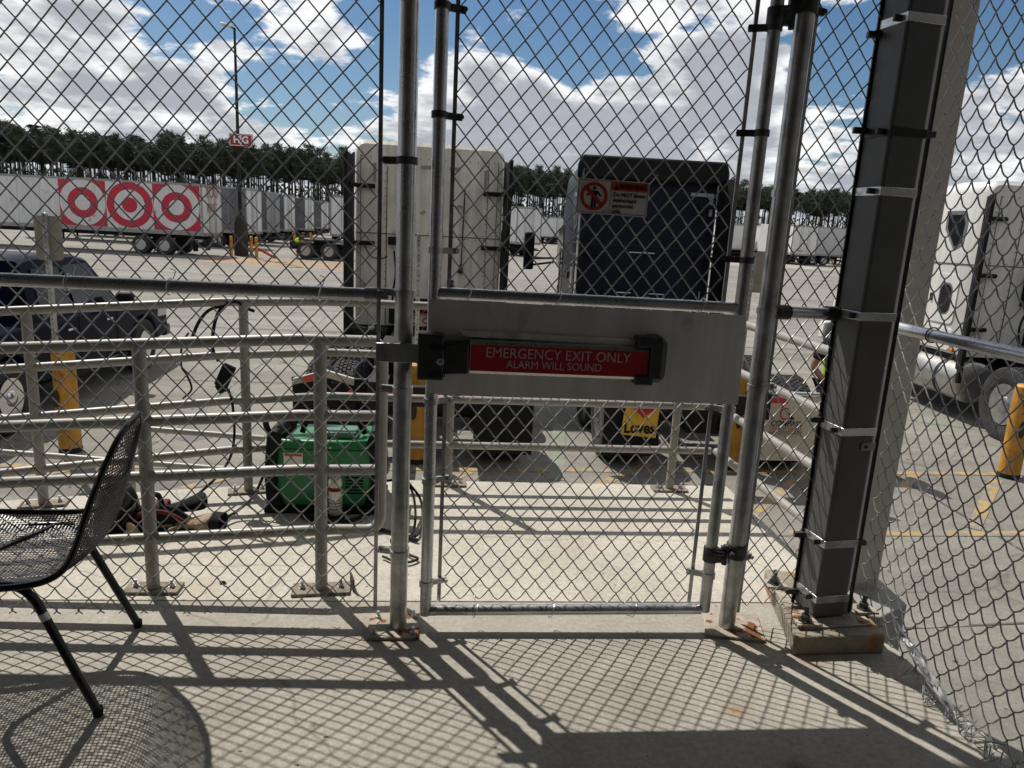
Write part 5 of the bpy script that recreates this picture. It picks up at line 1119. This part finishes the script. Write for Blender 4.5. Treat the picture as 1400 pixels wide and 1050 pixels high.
# ------------------------------------------------------------------ people
def person(label, x, y, rz, joints, s=1.0, vest=True, cap=None, z=LOT):
    """joints: dict of joint positions (local, metres, facing -y)"""
    J = {k: Vector(v) for k, v in joints.items()}
    t = thing('person', label, 'person', (0, 0, 0))
    def skin(name, chain, m_, root, sub=2):
        names = []; edges = []
        for a, b in chain:
            for q in (a, b):
                if q[0] not in names: names.append(q[0])
        rad = {}
        for a, b in chain: rad[a[0]] = a[1]; rad[b[0]] = b[1]
        me = bpy.data.meshes.new(name); me.from_pydata([J[n_] for n_ in names], [(names.index(a[0]), names.index(b[0])) for a, b in chain], [])
        o = bpy.data.objects.new(name, me); COL.objects.link(o); o.parent = t
        md = o.modifiers.new('skin', 'SKIN'); md.use_smooth_shade = True
        for i, n_ in enumerate(names):
            r_ = rad[n_]; me.skin_vertices[0].data[i].radius = (r_, r_) if not isinstance(r_, tuple) else r_
        me.skin_vertices[0].data[names.index(root)].use_root = True
        sb = o.modifiers.new('sub', 'SUBSURF'); sb.levels = sub; sb.render_levels = sub; me.materials.append(m_); return o
    E = lambda *a: list(zip(a[:-1], a[1:]))
    pel = ('pelvis', .135); ch = ('chest', (.17, .13)); body = E(pel, ('waist', .125), ch, ('neckb', .06), ('neck', .055), ('headc', .095), ('headt', .085))
    for q in ('l', 'r'):
        body += E(pel, (q+'hip', .10), (q+'knee', .062), (q+'ank', .045), (q+'toe', .04))
        body += E(('neckb', .06), (q+'sh', .06), (q+'el', .043), (q+'wr', .030), (q+'palm', .033))
    skin('body', body, SKIN, 'pelvis')
    sh = E(pel, ('waist', .14), ('chest', (.19, .15)), ('neckb', .08))
    for q in ('l', 'r'):
        J[q+'mid'] = J[q+'sh'].lerp(J[q+'el'], .75); sh += E(('neckb', .08), (q+'sh', .078), (q+'mid', .068))
    skin('shirt', sh, CLOTHD, 'pelvis')
    tr = []
    for q in ('l', 'r'): tr += E(('pelvis', .155), (q+'hip', .115), (q+'knee', .078), (q+'ank', .065))
    skin('trousers', tr, mat('dark_work_trousers', (.03, .035, .05), .9), 'pelvis')
    if vest: skin('hi_vis_vest', E(('pelvis', .165), ('waist', .158), ('chest', (.205, .165)), ('neckb', .075)), HIVIS, 'pelvis')
    for q in ('l', 'r'):
        a = J[q+'ank']; b = J[q+'toe']; d = (b-a); d.z = 0; d = d.normalized() if d.length else Vector((0, -1, 0)); m = MB()
        ang = math.atan2(d.y, d.x); m.box(Vector((a.x, a.y, a.z-.02))+d*.07, (.28, .10, .11), Matrix.Rotation(ang, 3, 'Z')); m.build('boot', BLACK, t, bevel=.03)
        # fingers
        p = J[q+'palm']; w_ = (p-J[q+'wr']).normalized(); side = w_.cross(Vector((0, 1, 0.2))).normalized()
        for k in range(4): st = p+side*(k-1.5)*.018; MB().tube([st, st+w_*.04, st+w_*(.07-.006*abs(k-1))+Vector((0, -.01, -.004))], [.009, .008, .006], 6).build('finger', SKIN, t)
        MB().tube([p-w_*.03+side*.02, p+side*.05, p+side*.055+w_*.03], [.011, .010, .008], 6).build('thumb', SKIN, t)
    h = J['headc']; f = J['face'] if 'face' in J else Vector((0, -1, 0)); f = f.normalized(); sd = f.cross(Vector((0, 0, 1))).normalized()
    MB().tube([h+f*.085+Vector((0, 0, .02)), h+f*.115-Vector((0, 0, .02)), h+f*.10-Vector((0, 0, .03))], [.009, .014, .01], 6).build('nose', SKIN, t)
    for k in (-1, 1):
        MB().tube([h+f*.085+sd*.033*k+Vector((0, 0, .015)), h+f*.094+sd*.033*k+Vector((0, 0, .015))], .010, 8).build('eye', BLACK, t)
        MB().tube([h+sd*.092*k+Vector((0, 0, .025)), h+sd*.105*k-Vector((0, 0, .0)), h+sd*.092*k-Vector((0, 0, .03))], .012, 6).build('ear', SKIN, t)
    MB().tube([h+f*.088-sd*.022-Vector((0, 0, .055)), h+f*.096-Vector((0, 0, .057)), h+f*.088+sd*.022-Vector((0, 0, .055))], .006, 6).build('mouth', REDC, t)
    m = MB()
    bm = bmesh.new(); bmesh.ops.create_uvsphere(bm, u_segments=18, v_segments=10, radius=.112)
    vs = [h+Vector((v.co.x, v.co.y, max(v.co.z, .012)*1.12))+Vector((0, 0, .035)) for v in bm.verts]; m.add(vs, [tuple(v.index for v in f_.verts) for f_ in bm.faces]); bm.free()
    cp = m.build('cap' if cap else 'hair', cap or BLACK, t)
    if cap: m = MB(); c_ = h+f*.14+Vector((0, 0, .055)); m.box(c_, (.15, .12, .014), Matrix.Rotation(math.atan2(f.y, f.x)+math.pi/2, 3, 'Z')); m.build('brim', cap, cp, bevel=.005)
    t.location = (x, y, z); t.rotation_euler = (0, 0, rz); return t
stand = dict(pelvis=(0, 0, .95), waist=(0, 0, 1.10), chest=(0, .01, 1.30), neckb=(0, .02, 1.44), neck=(0, 0, 1.52), headc=(0, -.02, 1.63), headt=(0, -.01, 1.71),
    lhip=(-.10, 0, .88), lknee=(-.12, -.02, .50), lank=(-.13, .02, .09), ltoe=(-.14, -.12, .05), rhip=(.10, 0, .88), rknee=(.12, -.03, .50), rank=(.13, .01, .09), rtoe=(.14, -.13, .05),
    lsh=(-.19, .02, 1.40), lel=(-.29, .05, 1.14), lwr=(-.20, -.12, .96), lpalm=(-.15, -.18, .93), rsh=(.19, .02, 1.40), rel=(.29, .05, 1.14), rwr=(.20, -.14, 1.0), rpalm=(.14, -.2, .98))
wx = at_y(1143, 520, 7.9).x
person('worker in hi-vis vest and white cap, mostly hidden behind the black column', 4.58, 7.9, R(8), stand, cap=WHITEL)
crouch = dict(stand); crouch.update(pelvis=(0, .15, .55), waist=(0, .02, .66), chest=(0, -.14, .80), neckb=(0, -.22, .90), neck=(0, -.28, .95), headc=(0, -.36, 1.0), headt=(0, -.38, 1.08),
    lhip=(-.1, .12, .52), lknee=(-.14, -.28, .50), lank=(-.13, -.05, .09), ltoe=(-.14, -.18, .05), rhip=(.1, .12, .52), rknee=(.14, -.25, .45), rank=(.13, .0, .09), rtoe=(.14, -.14, .05),
    lsh=(-.19, -.2, .88), lel=(-.24, -.35, .68), lwr=(-.16, -.52, .60), lpalm=(-.14, -.58, .60), rsh=(.19, -.2, .88), rel=(.24, -.35, .68), rwr=(.16, -.52, .62), rpalm=(.14, -.58, .62))
p = at_y(407, 330, 43.4)
person('worker in hi-vis vest bending over at the rear of the black bobtail chassis', p.x, 43.4, R(80), crouch, z=LOT+.35)

# ------------------------------------------------------------------ pine wood
def pine_meshes(seed):
    rs = random.Random(seed); H = 22+rs.uniform(-1.5, 1.5); m = MB()
    lean = rs.uniform(-.5, .5); m.tube([(0, 0, 0), (lean*.3, 0, H*.4), (lean*.7, 0, H*.75), (lean, 0, H-1)], [.30, .25, .18, .06], 6)
    for k in range(9):
        z = H*rs.uniform(.45, .92); a = rs.uniform(0, 6.28); l = rs.uniform(.8, 2.2); m.tube([(lean*z/H, 0, z), (lean*z/H+l*math.cos(a), l*math.sin(a), z+rs.uniform(.1, .7))], [.06, .02], 4)
    tm = m.build('trunk', BARK)
    c = MB()
    for k in range(rs.randint(30, 36)):
        z = H*rs.uniform(.68, .99); spread = 3.0*math.sqrt(max(.08, 1-((z/H-.80)/.22)**2)); a = rs.uniform(0, 6.28); d = spread*rs.uniform(.1, .8)
        cx, cy = lean*z/H+d*math.cos(a), d*math.sin(a)
        rr = rs.uniform(.7, 1.2)
        for q in range(40):
            u = Vector((rs.gauss(0, 1), rs.gauss(0, 1), rs.gauss(0, .6))); p = Vector((cx, cy, z))+u*rr*.55
            e = Vector((rs.gauss(0, 1), rs.gauss(0, 1), rs.gauss(0, 1))).normalized(); g = e.cross(Vector((rs.gauss(0, 1), rs.gauss(0, 1), rs.gauss(0, 1)))).normalized(); s_ = rs.uniform(.2, .46)
            c.add([p-e*s_, p+g*s_*.6, p+e*s_], [(0, 1, 2)])
    cm = c.build('crown', NEED, smooth=False); a, b = tm.data, cm.data; bpy.data.objects.remove(tm); bpy.data.objects.remove(cm); return a, b
PM = [pine_meshes(s) for s in range(6)]
rs = random.Random(3); cnt = 0
def pine(x, y, s):
    t = thing('pine_tree', 'tall bare-trunked pine in the wood beyond the lot, one of many alike', 'tree', (x, y, LOT), 'pines beyond the lot')
    a, b = rs.choice(PM); o = bpy.data.objects.new('trunk', a); COL.objects.link(o); o.parent = t; q = bpy.data.objects.new('crown', b); COL.objects.link(q); q.parent = t
    t.scale = (s*rs.uniform(.85, 1.1), s*rs.uniform(.85, 1.1), s); t.rotation_euler = (0, 0, rs.uniform(0, 6.28))
N1 = 290
for i in range(N1):
    px = -60+1300*(i/N1)+rs.uniform(-3, 3) if i % 12 else 1300+rs.uniform(-60, 160)
    d = 232+70*max(0, min(1, px/1300))+rs.uniform(-9, 9); p = at_y(px, 330, d); pine(p.x, d, rs.uniform(.96, 1.06)*(1.0 if px > 500 else 1.02))
# deeper rows of the same wood, one joined mass
TM = MB(); CMn = MB()
for i in range(1000):
    px = -80+1560*rs.random(); d = 262+80*max(0, min(1, px/1300))+rs.uniform(-12, 45); p = at_y(px, 330, d); H = rs.uniform(20, 24)
    TM.tube([(p.x, d, LOT), (p.x+rs.uniform(-.5, .5), d, H)], [.24, .08], 4, cap=False)
    for k in range(120):
        z = H*(.68+.34*rs.random()); CMn.add([(p.x+rs.gauss(0, 1.3)+a, d+rs.gauss(0, 1.2), z+b) for a, b in ((-.55, 0), (.6, .1), (.05, .7))], [(0, 1, 2)])
t = thing('pine_wood', 'deep pine wood behind the front row of pines', 'wood', (0, 290, LOT)); t['kind'] = 'stuff'; TM.build('trunk_mass', BARK, t, kind='stuff'); CMn.build('crown_mass', NEED, t, smooth=False, kind='stuff')
U = MB()
for i in range(17000):
    px = -100+1650*rs.random(); d = 222+74*max(0, min(1, px/1300))+rs.uniform(-4, 6); p = at_y(px, 330, d); z = LOT+(4.0*rs.random() if i % 2 else 11*rs.random()**1.4)
    U.add([(p.x-.7*rs.random(), d, z), (p.x+.7, d+.3, z+.3*rs.random()), (p.x+rs.uniform(-.4, .4), d, z+rs.uniform(.5, 1.1))], [(0, 1, 2)])
t = U.build('undergrowth', WEED, smooth=False, kind='stuff'); tag(t, 'dark low undergrowth along the foot of the pine wood', 'undergrowth')
